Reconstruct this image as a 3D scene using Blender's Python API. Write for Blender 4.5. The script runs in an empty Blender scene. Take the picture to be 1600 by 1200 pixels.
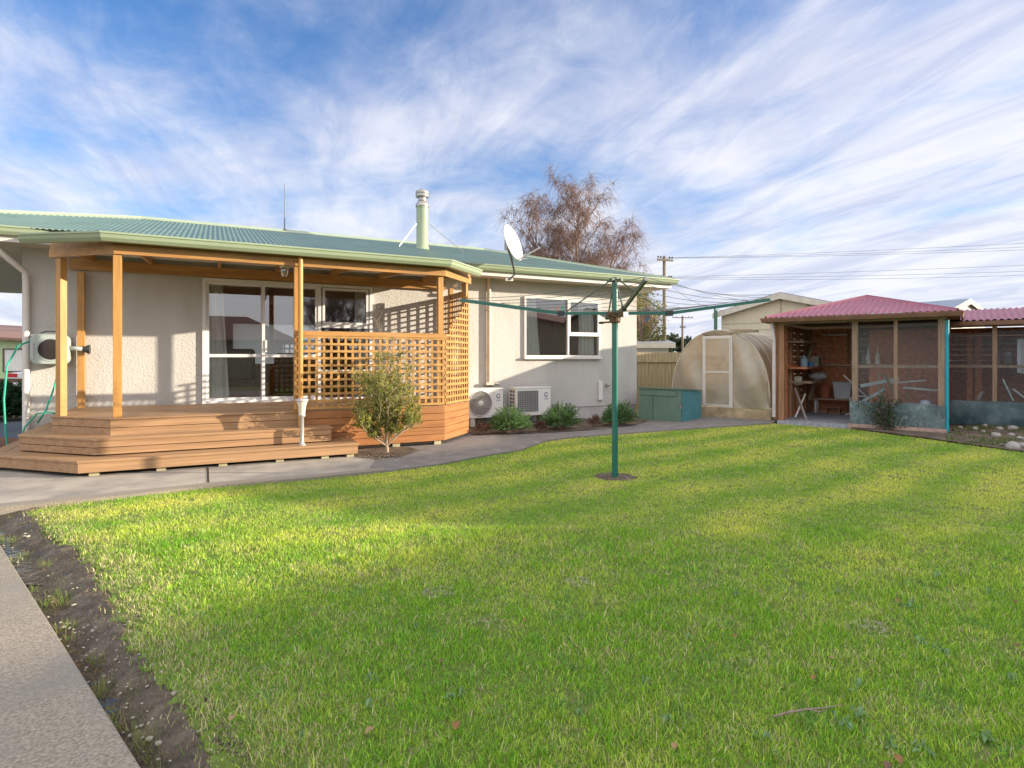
import bpy, math, random
import numpy as np
from mathutils import Vector, Matrix
random.seed(7); rng = np.random.default_rng(7)
R = math.radians
S = bpy.context.scene
COL = S.collection
# ---------------------------------------------------------------- camera
# world: X runs along the house front, Y points away from the viewer, metres
AX = (0.4530, 0.8915)          # view direction on the ground
RT = (0.8915, -0.4530)         # to the right of the view
F = 915.0; H = 1.45
def cw(lat, dep): return (dep*AX[0]+lat*RT[0], dep*AX[1]+lat*RT[1])
def gp(px, py, z=0.0):         # ground point seen at a photo pixel (survey helper)
    t = (H-z)*F/(py-560.0); return cw((px-800.0)/F*t, t)
cd = bpy.data.cameras.new('camera'); cam = bpy.data.objects.new('camera', cd); COL.objects.link(cam)
cam.location = (0, 0, H); cam.rotation_euler = (R(90), 0, -math.atan2(AX[0], AX[1]))
cd.sensor_width = 36; cd.lens = 36*F/1600; cd.shift_y = -0.025; cd.clip_start = 0.05; cd.clip_end = 5000
S.camera = cam
# ---------------------------------------------------------------- light
EL = R(11.7); SH = Vector((0.881, -0.473)).normalized()
sdir = Vector((SH.x*math.cos(EL), SH.y*math.cos(EL), math.sin(EL)))
sl = bpy.data.lights.new('sun', 'SUN'); sun = bpy.data.objects.new('sun', sl); COL.objects.link(sun)
sun.rotation_euler = sdir.to_track_quat('Z', 'Y').to_euler()
sl.energy = 3.0; sl.angle = R(0.55); sl.color = (1.0, 0.86, 0.67)
W = bpy.data.worlds.new('World'); S.world = W; W.use_nodes = True
S.view_settings.view_transform = 'Standard'; S.view_settings.look = 'None'
S.view_settings.exposure = 1.58; S.view_settings.gamma = 1.0
def build_sky():
    nt = W.node_tree; N = nt.nodes; L = nt.links; N.clear()
    out = N.new('ShaderNodeOutputWorld'); bg = N.new('ShaderNodeBackground'); L.new(bg.outputs[0], out.inputs[0])
    bg.inputs[1].default_value = 0.073
    sky = N.new('ShaderNodeTexSky'); sky.sky_type = 'NISHITA'; sky.sun_disc = False
    sky.sun_elevation = EL; sky.sun_rotation = math.atan2(SH.x, SH.y)
    sky.air_density = 1.0; sky.dust_density = 0.5; sky.ozone_density = 2.5
    def math_(op, a, b=None, c=None):
        n = N.new('ShaderNodeMath'); n.operation = op
        for i, v in enumerate((a, b, c)):
            if v is None: continue
            if isinstance(v, (int, float)): n.inputs[i].default_value = v
            else: L.new(v, n.inputs[i])
        return n.outputs[0]
    tc = N.new('ShaderNodeTexCoord'); sep = N.new('ShaderNodeSeparateXYZ'); L.new(tc.outputs['Generated'], sep.inputs[0])
    z = math_('ADD', math_('MAXIMUM', sep.outputs[2], 0.0), 0.10)
    a = R(82); ca, sa = math.cos(a), math.sin(a)      # wind direction of the cirrus streaks
    al = math_('ADD', math_('MULTIPLY', sep.outputs[0], ca), math_('MULTIPLY', sep.outputs[1], sa))
    ac = math_('ADD', math_('MULTIPLY', sep.outputs[0], sa), math_('MULTIPLY', sep.outputs[1], -ca))
    alp = math_('DIVIDE', al, z); acp = math_('DIVIDE', ac, z)
    def noise(sx, sy, off, detail, rough, dist, scale=1.0):
        cb = N.new('ShaderNodeCombineXYZ')
        L.new(math_('MULTIPLY', alp, sx), cb.inputs[0]); L.new(math_('MULTIPLY', acp, sy), cb.inputs[1]); cb.inputs[2].default_value = off
        n = N.new('ShaderNodeTexNoise'); n.inputs['Scale'].default_value = scale; n.inputs['Detail'].default_value = detail
        n.inputs['Roughness'].default_value = rough; n.inputs['Distortion'].default_value = dist
        L.new(cb.outputs[0], n.inputs['Vector']); return n.outputs['Fac']
    big = noise(0.5, 0.55, 3.1, 4, 0.5, 0.9)
    st = noise(1.0, 1.25, 1.7, 11, 0.60, 1.1)
    fine = noise(3.2, 5.0, 5.3, 11, 0.66, 1.3)
    side = math_('MULTIPLY', math_('ADD', ac, 0.35), 0.11)   # more cloud towards the sunny side
    low = math_('SUBTRACT', 1.0, math_('MINIMUM', math_('MULTIPLY', math_('MAXIMUM', sep.outputs[2], 0.0), 2.1), 1.0))
    s = math_('ADD', math_('MULTIPLY', big, 1.15), math_('ADD', math_('MULTIPLY', st, 0.62), math_('MULTIPLY', fine, 0.27)))
    s = math_('ADD', s, side); s = math_('ADD', s, math_('MULTIPLY', low, 0.60))
    mr = N.new('ShaderNodeMapRange'); mr.interpolation_type = 'SMOOTHSTEP'
    L.new(s, mr.inputs[0]); mr.inputs[1].default_value = 0.96; mr.inputs[2].default_value = 1.50
    fac = math_('MULTIPLY', mr.outputs[0], 0.93)
    # cloud brightness: soft grey undersides between whiter streaks
    cr = N.new('ShaderNodeValToRGB'); L.new(noise(0.9, 3.4, 8.8, 8, 0.6, 0.8), cr.inputs[0])
    cr.color_ramp.elements[0].position = 0.36; cr.color_ramp.elements[0].color = (3.1, 3.3, 4.15, 1)
    cr.color_ramp.elements[1].position = 0.60; cr.color_ramp.elements[1].color = (4.5, 4.5, 4.85, 1)
    hs = N.new('ShaderNodeHueSaturation'); hs.inputs['Saturation'].default_value = 1.16; hs.inputs['Value'].default_value = 1.12
    L.new(sky.outputs[0], hs.inputs['Color'])
    mx = N.new('ShaderNodeMix'); mx.data_type = 'RGBA'; tm = N.new('ShaderNodeMix'); tm.data_type = 'RGBA'; tm.blend_type = 'MULTIPLY'; tm.inputs[0].default_value = 1; L.new(hs.outputs[0], tm.inputs[6]); tm.inputs[7].default_value = (.92,.93,1.10,1); L.new(fac, mx.inputs[0]); L.new(tm.outputs[2], mx.inputs[6]); L.new(cr.outputs[0], mx.inputs[7])
    # fill light added: unseen sky overhead and behind the viewer, brighter than ahead
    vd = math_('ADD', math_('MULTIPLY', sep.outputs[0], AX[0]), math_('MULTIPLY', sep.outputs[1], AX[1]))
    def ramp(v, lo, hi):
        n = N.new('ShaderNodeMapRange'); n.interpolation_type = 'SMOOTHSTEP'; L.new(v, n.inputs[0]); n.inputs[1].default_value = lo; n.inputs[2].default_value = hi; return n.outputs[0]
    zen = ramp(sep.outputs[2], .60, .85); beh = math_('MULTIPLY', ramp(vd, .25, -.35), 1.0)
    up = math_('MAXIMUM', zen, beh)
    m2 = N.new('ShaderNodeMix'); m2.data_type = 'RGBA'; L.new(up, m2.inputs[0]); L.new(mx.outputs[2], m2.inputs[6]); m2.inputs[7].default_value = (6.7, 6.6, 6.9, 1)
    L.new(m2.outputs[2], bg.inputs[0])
build_sky()
# ---------------------------------------------------------------- helpers
class MB:
    def __init__(s): s.v = []; s.f = []; s.n = 0
    def add(s, vs, fs):
        b = len(s.v); s.v += [tuple(v) for v in vs]; s.f += [tuple(i+b for i in f) for f in fs]; return s
    def box(s, c, d, rz=0, rx=0, ry=0):
        m = Matrix.Translation(c) @ Matrix.Rotation(rz, 4, 'Z') @ Matrix.Rotation(ry, 4, 'Y') @ Matrix.Rotation(rx, 4, 'X')
        x, y, z = d[0]/2, d[1]/2, d[2]/2
        vs = [m @ Vector(p) for p in ((-x,-y,-z),(x,-y,-z),(x,y,-z),(-x,y,-z),(-x,-y,z),(x,-y,z),(x,y,z),(-x,y,z))]
        return s.add(vs, [(0,3,2,1),(4,5,6,7),(0,1,5,4),(1,2,6,5),(2,3,7,6),(3,0,4,7)])
    def bb(s, x0, x1, y0, y1, z0, z1): return s.box(((x0+x1)/2,(y0+y1)/2,(z0+z1)/2),(x1-x0,y1-y0,z1-z0))
    def beam(s, p, q, w, h, up=(0,0,1)):
        p = Vector(p); q = Vector(q); d = (q-p).normalized(); u = Vector(up)
        if abs(d.dot(u)) > .98: u = Vector((0,1,0))
        a = d.cross(u).normalized(); b = a.cross(d).normalized()
        vs = [o+a*i*w/2+b*j*h/2 for o in (p,q) for i,j in ((-1,-1),(1,-1),(1,1),(-1,1))]
        return s.add(vs, [(0,1,2,3),(7,6,5,4),(0,4,5,1),(1,5,6,2),(2,6,7,3),(3,7,4,0)])
    def tube(s, pts, r, n=8, caps=True):
        pts = [Vector(p) for p in pts]; k = len(pts); rs = r if isinstance(r,(list,tuple)) else [r]*k
        b = len(s.v); pa = None
        for i, p in enumerate(pts):
            d = (pts[min(i+1,k-1)]-pts[max(i-1,0)]).normalized()
            if pa is None:
                u = Vector((0,0,1)) if abs(d.z) < .9 else Vector((1,0,0)); a = d.cross(u).normalized()
            else:
                a = (pa - d*pa.dot(d)).normalized()
            pa = a; c = d.cross(a)
            for j in range(n):
                t = 2*math.pi*j/n; s.v.append(tuple(p+(a*math.cos(t)+c*math.sin(t))*rs[i]))
        for i in range(k-1):
            for j in range(n):
                s.f.append((b+i*n+j, b+i*n+(j+1)%n, b+(i+1)*n+(j+1)%n, b+(i+1)*n+j))
        if caps: s.f.append(tuple(b+j for j in range(n))[::-1]); s.f.append(tuple(b+(k-1)*n+j for j in range(n)))
        return s
    def lathe(s, c, prof, n=24, axis=(0,0,1)):
        c = Vector(c); ax = Vector(axis).normalized(); u = Vector((0,0,1)) if abs(ax.z) < .9 else Vector((1,0,0))
        a = ax.cross(u).normalized(); d = ax.cross(a); b = len(s.v)
        for r, h in prof:
            for j in range(n):
                t = 2*math.pi*j/n; s.v.append(tuple(c+ax*h+(a*math.cos(t)+d*math.sin(t))*max(r,1e-4)))
        for i in range(len(prof)-1):
            for j in range(n): s.f.append((b+i*n+j, b+i*n+(j+1)%n, b+(i+1)*n+(j+1)%n, b+(i+1)*n+j))
        return s
    def prism(s, poly, z0, z1):
        n = len(poly)
        vs = [(x,y,z0) for x,y in poly]+[(x,y,z1) for x,y in poly]
        return s.add(vs, [tuple(range(n))[::-1], tuple(range(n,2*n))]+[(i,(i+1)%n,n+(i+1)%n,n+i) for i in range(n)])
    def corr(s, O, U, V, width, v0, v1, period=.0762, amp=.0085, seg=6, both=True):
        O, U, V = Vector(O), Vector(U).normalized(), Vector(V)
        Nn = U.cross(V).normalized(); k = int(width/period*seg); b = len(s.v)
        for i in range(k+1):
            u = width*i/k; h = amp*math.sin(2*math.pi*u/period)
            for vv in (v0(u), v1(u)): s.v.append(tuple(O+U*u+V*vv+Nn*h))
        for i in range(k): s.f.append((b+2*i, b+2*i+2, b+2*i+3, b+2*i+1))
        return s
    def sweep(s, path, prof, closed_prof=True):
        # path: list of (x,y) at given z base; prof: list of (outward, z); outward is to the right of travel
        n = len(path); P = [Vector((p[0],p[1])) for p in path]; b = len(s.v); m = len(prof)
        for i in range(n):
            def nr(a, c):
                d = (c-a).normalized(); return Vector((d.y, -d.x))
            if i == 0: o = nr(P[0],P[1])
            elif i == n-1: o = nr(P[-2],P[-1])
            else:
                a, c = nr(P[i-1],P[i]), nr(P[i],P[i+1]); o = (a+c); o = o/(1+a.dot(c))
            for w, z in prof: s.v.append((P[i].x+o.x*w, P[i].y+o.y*w, z))
        for i in range(n-1):
            for j in range(m if closed_prof else m-1):
                s.f.append((b+i*m+j, b+i*m+(j+1)%m, b+(i+1)*m+(j+1)%m, b+(i+1)*m+j))
        if closed_prof: s.f.append(tuple(b+j for j in range(m))[::-1]); s.f.append(tuple(b+(n-1)*m+j for j in range(m)))
        return s
    def build(s, name, mat, parent=None, loc=None, rz=0, smooth=False, bevel=0, label=None, local=False):
        me = bpy.data.meshes.new(name)
        if not local:
            if parent is not None: inv = wmat(parent).inverted()
            else: inv = (Matrix.Translation(loc or (0,0,0)) @ Matrix.Rotation(rz,4,'Z')).inverted()
            vs = [tuple(inv @ Vector(v)) for v in s.v]
        else: vs = s.v
        me.from_pydata(vs, [], s.f); me.materials.append(mat)
        if smooth: me.polygons.foreach_set('use_smooth', [True]*len(me.polygons))
        me.update()
        o = bpy.data.objects.new(name, me); COL.objects.link(o)
        if parent is not None: o.parent = parent
        else: o.location = loc or (0,0,0); o.rotation_euler = (0,0,rz)
        if bevel:
            m = o.modifiers.new('bevel','BEVEL'); m.width = bevel; m.segments = 2; m.limit_method = 'ANGLE'; m.harden_normals = False
        if smooth and smooth != 'all':
            m = o.modifiers.new('ws','EDGE_SPLIT'); m.split_angle = R(38)
        if label: o['label'] = label
        return o
def wmat(o):
    m = Matrix.Translation(o.location) @ Matrix.Rotation(o.rotation_euler[2], 4, 'Z')
    return (wmat(o.parent) @ m) if o.parent else m
def tag(o, label, cat, group=None, kind=None):
    if label: o['label'] = label
    if cat: o['category'] = cat
    if group: o['group'] = group
    if kind: o['kind'] = kind
    return o
def thing(name, loc, label, cat, rz=0, group=None):
    o = bpy.data.objects.new(name, None); o.empty_display_size = .2; COL.objects.link(o)
    o.location = loc; o.rotation_euler = (0,0,rz); return tag(o, label, cat, group)
def struct(o): o['kind'] = 'structure'; return o
def dup(root, loc, rz=None, label=None):
    r = root.copy(); COL.objects.link(r); r.location = loc
    if rz is not None: r.rotation_euler = (0,0,rz)
    if label: r['label'] = label
    for c in list(root.children):
        cc = c.copy(); COL.objects.link(cc); cc.parent = r
        for g in list(c.children):
            gg = g.copy(); COL.objects.link(gg); gg.parent = cc
    return r
class Loc:                       # local frame -> world points, for things turned on the ground
    def __init__(s, o): s.m = wmat(o)
    def __call__(s, x, y, z): return tuple(s.m @ Vector((x,y,z)))
# raw numpy mesh
def npmesh(name, V, Fidx, k, mat, loc=(0,0,0), parent=None, colors=None, smooth=False):
    me = bpy.data.meshes.new(name); nv = len(V); nf = len(Fidx)
    me.vertices.add(nv); me.vertices.foreach_set('co', np.asarray(V, dtype=np.float32).ravel())
    me.loops.add(nf*k); me.loops.foreach_set('vertex_index', np.asarray(Fidx, dtype=np.int32).ravel())
    me.polygons.add(nf); me.polygons.foreach_set('loop_start', np.arange(0, nf*k, k, dtype=np.int32))
    me.polygons.foreach_set('loop_total', np.full(nf, k, dtype=np.int32))
    if smooth: me.polygons.foreach_set('use_smooth', np.ones(nf, dtype=bool))
    me.update(calc_edges=True); me.materials.append(mat)
    if colors is not None:
        at = me.color_attributes.new('tint', 'FLOAT_COLOR', 'POINT'); at.data.foreach_set('color', np.asarray(colors, dtype=np.float32).ravel())
    o = bpy.data.objects.new(name, me); COL.objects.link(o)
    if parent is not None: o.parent = parent
    o.location = loc
    return o
# ---------------------------------------------------------------- materials
MATS = {}
def mat(name, col, rough=.6, var=.12, vscale=4, bump=0, bscale=60, metal=0, spec=.4, stretch=None, col2=None, c2scale=2, c2lo=.45, c2hi=.65, detail=5, bdist=.01, coat=0):
    if name in MATS: return MATS[name]
    m = bpy.data.materials.new(name); m.use_nodes = True; nt = m.node_tree; N = nt.nodes; L = nt.links
    p = N['Principled BSDF']; p.inputs['Roughness'].default_value = rough; p.inputs['Metallic'].default_value = metal
    p.inputs['Specular IOR Level'].default_value = spec; p.inputs['Coat Weight'].default_value = coat
    tc = N.new('ShaderNodeTexCoord'); mp = N.new('ShaderNodeMapping'); L.new(tc.outputs['Object'], mp.inputs[0])
    if stretch: mp.inputs['Scale'].default_value = stretch
    n = N.new('ShaderNodeTexNoise'); n.inputs['Scale'].default_value = vscale; n.inputs['Detail'].default_value = detail; n.inputs['Roughness'].default_value = .6
    L.new(mp.outputs[0], n.inputs['Vector'])
    r = N.new('ShaderNodeValToRGB'); L.new(n.outputs['Fac'], r.inputs[0])
    r.color_ramp.elements[0].position = .3; r.color_ramp.elements[1].position = .7
    c = Vector(col)
    r.color_ramp.elements[0].color = (*(c*(1-var)), 1); r.color_ramp.elements[1].color = (*(c*(1+var)), 1)
    last = r.outputs[0]
    if col2:
        n2 = N.new('ShaderNodeTexNoise'); n2.inputs['Scale'].default_value = c2scale; n2.inputs['Detail'].default_value = 6; n2.inputs['Roughness'].default_value = .65
        L.new(mp.outputs[0], n2.inputs['Vector'])
        mr = N.new('ShaderNodeMapRange'); mr.inputs[1].default_value = c2lo; mr.inputs[2].default_value = c2hi; L.new(n2.outputs['Fac'], mr.inputs[0])
        mx = N.new('ShaderNodeMix'); mx.data_type = 'RGBA'; L.new(mr.outputs[0], mx.inputs[0]); L.new(last, mx.inputs[6]); mx.inputs[7].default_value = (*col2, 1)
        last = mx.outputs[2]
    L.new(last, p.inputs['Base Color'])
    if bump:
        b = N.new('ShaderNodeTexNoise'); b.inputs['Scale'].default_value = bscale; b.inputs['Detail'].default_value = 4; L.new(mp.outputs[0], b.inputs['Vector'])
        bn = N.new('ShaderNodeBump'); bn.inputs['Strength'].default_value = bump; bn.inputs['Distance'].default_value = bdist
        L.new(b.outputs['Fac'], bn.inputs['Height']); L.new(bn.outputs[0], p.inputs['Normal'])
    MATS[name] = m; return m
def stucco():
    m = mat('stucco', (.555,.54,.515), rough=.9, var=.06, vscale=1.3, spec=.2, col2=(.46,.44,.405), c2scale=1.6, c2lo=.48, c2hi=.85, stretch=(1.6,1.6,.5))
    nt = m.node_tree; N = nt.nodes; L = nt.links; p = N['Principled BSDF']; tc = N.new('ShaderNodeTexCoord')
    v = N.new('ShaderNodeTexVoronoi'); v.inputs['Scale'].default_value = 30; v.inputs['Randomness'].default_value = 1
    ns = N.new('ShaderNodeTexNoise'); ns.inputs['Scale'].default_value = 48; ns.inputs['Detail'].default_value = 5; ns.inputs['Roughness'].default_value = .7
    nz = N.new('ShaderNodeTexNoise'); nz.inputs['Scale'].default_value = 9; L.new(tc.outputs['Object'], nz.inputs['Vector'])
    va = N.new('ShaderNodeVectorMath'); va.operation = 'MULTIPLY_ADD'; va.inputs[1].default_value = (.12,.12,.12)
    L.new(nz.outputs['Color'], va.inputs[0]); L.new(tc.outputs['Object'], va.inputs[2]); L.new(va.outputs[0], v.inputs['Vector']); L.new(tc.outputs['Object'], ns.inputs['Vector'])
    ad = N.new('ShaderNodeMath'); ad.operation = 'MULTIPLY_ADD'; L.new(v.outputs['Distance'], ad.inputs[0]); ad.inputs[1].default_value = .5; L.new(ns.outputs['Fac'], ad.inputs[2])
    b = N.new('ShaderNodeBump'); b.inputs['Strength'].default_value = .75; b.inputs['Distance'].default_value = .013; L.new(ad.outputs[0], b.inputs['Height']); L.new(b.outputs[0], p.inputs['Normal'])
    return m
def tinted(name, trans=.35, rough=.6, mul=1.0):          # leaves and blades: colour from the 'tint' attribute
    m = bpy.data.materials.new(name); m.use_nodes = True; nt = m.node_tree; N = nt.nodes; L = nt.links; N.clear()
    o = N.new('ShaderNodeOutputMaterial'); d = N.new('ShaderNodeBsdfDiffuse'); t = N.new('ShaderNodeBsdfTranslucent'); g = N.new('ShaderNodeBsdfGlossy')
    a = N.new('ShaderNodeAttribute'); a.attribute_name = 'tint'
    L.new(a.outputs['Color'], d.inputs[0]); L.new(a.outputs['Color'], t.inputs[0]); g.inputs['Roughness'].default_value = rough; g.inputs[0].default_value = (.5,.5,.5,1)
    x = N.new('ShaderNodeMixShader'); x.inputs[0].default_value = trans; L.new(d.outputs[0], x.inputs[1]); L.new(t.outputs[0], x.inputs[2])
    y = N.new('ShaderNodeMixShader'); y.inputs[0].default_value = .05; L.new(x.outputs[0], y.inputs[1]); L.new(g.outputs[0], y.inputs[2])
    L.new(y.outputs[0], o.inputs[0]); return m
def glass(name, refl=.3, tint=(.85,.9,.88)):
    m = bpy.data.materials.new(name); m.use_nodes = True; nt = m.node_tree; N = nt.nodes; L = nt.links; N.clear()
    o = N.new('ShaderNodeOutputMaterial'); g = N.new('ShaderNodeBsdfGlossy'); g.inputs['Roughness'].default_value = 0.0
    t = N.new('ShaderNodeBsdfTransparent'); t.inputs[0].default_value = (*tint,1)
    lw = N.new('ShaderNodeLayerWeight'); lw.inputs[0].default_value = .35
    mr = N.new('ShaderNodeMapRange'); L.new(lw.outputs['Fresnel'], mr.inputs[0]); mr.inputs[1].default_value = 0; mr.inputs[2].default_value = 1; mr.inputs[3].default_value = refl; mr.inputs[4].default_value = 1
    x = N.new('ShaderNodeMixShader'); L.new(mr.outputs[0], x.inputs[0]); L.new(t.outputs[0], x.inputs[1]); L.new(g.outputs[0], x.inputs[2])
    L.new(x.outputs[0], o.inputs[0]); return m
def screen_mesh(name):       # fly-screen / bird wire: partly see-through grey cloth
    m = bpy.data.materials.new(name); m.use_nodes = True; nt = m.node_tree; N = nt.nodes; L = nt.links; N.clear()
    o = N.new('ShaderNodeOutputMaterial'); d = N.new('ShaderNodeBsdfDiffuse'); d.inputs[0].default_value = (.13,.18,.20,1)
    t = N.new('ShaderNodeBsdfTransparent'); x = N.new('ShaderNodeMixShader')
    tc = N.new('ShaderNodeTexCoord'); n = N.new('ShaderNodeTexNoise'); n.inputs['Scale'].default_value = 1.6; n.inputs['Detail'].default_value = 4; L.new(tc.outputs['Object'], n.inputs['Vector'])
    mr = N.new('ShaderNodeMapRange'); L.new(n.outputs['Fac'], mr.inputs[0]); mr.inputs[1].default_value = .3; mr.inputs[2].default_value = .7; mr.inputs[3].default_value = .24; mr.inputs[4].default_value = .32
    L.new(mr.outputs[0], x.inputs[0]); L.new(t.outputs[0], x.inputs[1]); L.new(d.outputs[0], x.inputs[2]); L.new(x.outputs[0], o.inputs[0]); return m
def film(name):              # aged greenhouse sheeting
    m = bpy.data.materials.new(name); m.use_nodes = True; nt = m.node_tree; N = nt.nodes; L = nt.links; N.clear()
    o = N.new('ShaderNodeOutputMaterial'); d = N.new('ShaderNodeBsdfDiffuse'); t = N.new('ShaderNodeBsdfTranslucent'); g = N.new('ShaderNodeBsdfGlossy'); g.inputs['Roughness'].default_value = .22; g.inputs[0].default_value = (.9,.85,.75,1)
    tc = N.new('ShaderNodeTexCoord'); n = N.new('ShaderNodeTexNoise'); n.inputs['Scale'].default_value = 1.5; n.inputs['Detail'].default_value = 7; n.inputs['Distortion'].default_value = .8; L.new(tc.outputs['Object'], n.inputs['Vector'])
    r = N.new('ShaderNodeValToRGB'); L.new(n.outputs['Fac'], r.inputs[0]); r.color_ramp.elements[0].position = .4; r.color_ramp.elements[0].color = (.54,.47,.36,1); r.color_ramp.elements[1].position = .6; r.color_ramp.elements[1].color = (.66,.61,.52,1)
    L.new(r.outputs[0], d.inputs[0]); L.new(r.outputs[0], t.inputs[0])
    b = N.new('ShaderNodeBump'); b.inputs['Strength'].default_value = .3; b.inputs['Distance'].default_value = .05; L.new(n.outputs['Fac'], b.inputs['Height'])
    for s_ in (d, g): L.new(b.outputs[0], s_.inputs['Normal'])
    x = N.new('ShaderNodeMixShader'); x.inputs[0].default_value = .55; L.new(d.outputs[0], x.inputs[1]); L.new(t.outputs[0], x.inputs[2])
    y = N.new('ShaderNodeMixShader'); y.inputs[0].default_value = .14; L.new(x.outputs[0], y.inputs[1]); L.new(g.outputs[0], y.inputs[2]); L.new(y.outputs[0], o.inputs[0]); return m
M_stucco = stucco()
M_roof = mat('roof_green', (.115,.19,.15), rough=.40, var=.18, vscale=1.6, spec=.35, col2=(.165,.225,.175), c2scale=3, c2lo=.5, c2hi=.8)
M_gut = mat('gutter_green', (.31,.38,.25), rough=.35, var=.05, vscale=2, spec=.5)
M_wht = mat('white_paint', (.72,.69,.65), rough=.5, var=.05, vscale=3)
M_sof = mat('soffit_cream', (.60,.54,.45), rough=.7, var=.06)
M_alu = mat('window_aluminium', (.74,.74,.74), rough=.35, var=.04, spec=.5)
M_tim = mat('stained_timber', (.455,.235,.065), rough=.45, var=.22, vscale=3, stretch=(6,6,.6), spec=.5, bump=.15, bscale=20)
M_timx = mat('stained_timber_long', (.445,.225,.065), rough=.45, var=.22, vscale=3, stretch=(.6,6,6), spec=.5, bump=.15, bscale=20)
M_lat = mat('lattice_timber', (.44,.24,.075), rough=.5, var=.35, vscale=8)
M_skirt = mat('skirting_boards', (.36,.155,.055), rough=.5, var=.25, vscale=2.5, stretch=(.7,.7,7), bump=.15, bscale=20)
M_deck = mat('composite_decking', (.385,.232,.122), rough=.55, var=.22, vscale=4, stretch=(.35,9,9), detail=9, col2=(.30,.175,.09), c2scale=1.3, bump=.12, bscale=25)
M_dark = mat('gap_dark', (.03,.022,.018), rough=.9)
M_conc = mat('concrete', (.38,.34,.285), rough=.9, var=.16, vscale=3, col2=(.24,.22,.20), c2scale=1.1, bump=.4, bscale=90, bdist=.006)
M_concd = mat('old_concrete', (.20,.185,.175), rough=.9, var=.2, vscale=4, col2=(.33,.31,.29), c2scale=5, c2lo=.6, c2hi=.68, bump=.4, bscale=60, bdist=.006)
M_agg = mat('exposed_concrete', (.29,.25,.195), rough=.9, var=.42, vscale=85, detail=4, col2=(.24,.22,.19), c2scale=1.2, bump=.6, bscale=110, bdist=.008)
M_soil = mat('soil', (.115,.085,.06), rough=.95, var=.35, vscale=9, col2=(.20,.16,.12), c2scale=3, bump=.9, bscale=35, bdist=.03)
M_mud = mat('wet_mud', (.105,.08,.052), rough=.36, var=.35, vscale=14, col2=(.20,.16,.11), c2scale=6, bump=1.0, bscale=75, bdist=.02, stretch=(1,1.6,1))
M_lawnb = mat('lawn_base', (.15,.22,.035), rough=.95, var=.4, vscale=30, col2=(.24,.19,.11), c2scale=7, c2lo=.55, c2hi=.72, bump=.9, bscale=120, bdist=.02)
M_ground = mat('ground', (.10,.11,.05), rough=.95, var=.3, vscale=.5)
M_green = mat('clothesline_green', (.02,.145,.115), rough=.3, var=.12, spec=.6)
M_olive = mat('faded_green_metal', (.10,.125,.085), rough=.5, var=.25, vscale=12, metal=.2)
M_rust = mat('rusty_casting', (.12,.075,.035), rough=.6, var=.4, vscale=25)
M_galv = mat('galvanised', (.42,.40,.37), rough=.4, var=.15, metal=.7, vscale=8)
M_wire = mat('wire', (.13,.14,.14), rough=.5)
M_plw = mat('white_plastic', (.74,.74,.72), rough=.4, var=.03)
M_plg = mat('grey_plastic', (.42,.46,.46), rough=.45, var=.04)
M_blk = mat('dark_plastic', (.05,.05,.055), rough=.4)
M_red = mat('aviary_redwood', (.56,.225,.115), rough=.75, var=.35, vscale=3, stretch=(4,4,4), bump=.3)
M_avp = mat('aviary_post', (.34,.185,.10), rough=.7, var=.25, vscale=3, stretch=(6,6,.7), bump=.3)
M_avg = mat('aviary_weathered_timber', (.30,.215,.155), rough=.8, var=.22, vscale=3, stretch=(6,6,1), bump=.3)
M_fas = mat('aviary_fascia', (.20,.105,.065), rough=.6, var=.25)
M_pink = mat('faded_red_iron', (.33,.115,.155), rough=.5, var=.14, vscale=2, spec=.4)
M_pan = mat('weathered_iron_sheet', (.115,.17,.18), rough=.55, var=.35, vscale=4, col2=(.24,.29,.30), c2scale=11, c2lo=.5, c2hi=.68, metal=.2)
M_cyan = mat('cyan_pipe', (.02,.36,.45), rough=.4)
M_floor = mat('aviary_floor', (.36,.38,.42), rough=.9, var=.3, vscale=14, bump=.4)
M_brk = mat('pink_footing', (.46,.33,.27), rough=.9, var=.25, vscale=9)
M_bing = mat('bin_green', (.13,.22,.17), rough=.6, var=.14)
M_binb = mat('bin_blue', (.07,.25,.30), rough=.55, var=.12)
M_fence = mat('paling_fence', (.40,.33,.20), rough=.85, var=.22, vscale=3, stretch=(5,5,.5))
M_cream = mat('cream_weatherboard', (.66,.60,.45), rough=.7, var=.06)
M_groof = mat('grey_roof', (.16,.165,.175), rough=.5, var=.15)
M_pole = mat('pole_wood', (.20,.165,.125), rough=.9, var=.3, stretch=(6,6,.4))
M_room = mat('room_wall', (.66,.58,.47), rough=.9, var=.03)
M_roomf = mat('room_floor', (.20,.15,.11), rough=.8)
M_leather = mat('brown_leather', (.14,.07,.05), rough=.35, var=.2)
M_orange = mat('orange_fabric', (.65,.13,.03), rough=.9)
M_curt = mat('curtain', (.80,.78,.76), rough=.9, var=.05)
M_terra = mat('terracotta', (.34,.11,.06), rough=.8)
M_hose = mat('hose_green', (.02,.36,.24), rough=.4)
M_stone = mat('stone', (.38,.36,.34), rough=.85, var=.25, vscale=9, bump=.3, bscale=30)
M_film = film('greenhouse_sheet'); M_glass = glass('window_glass', .20); M_screen = screen_mesh('bird_screen')
M_leaf = tinted('leaves'); M_blade = tinted('grass_blades', .42)
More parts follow.
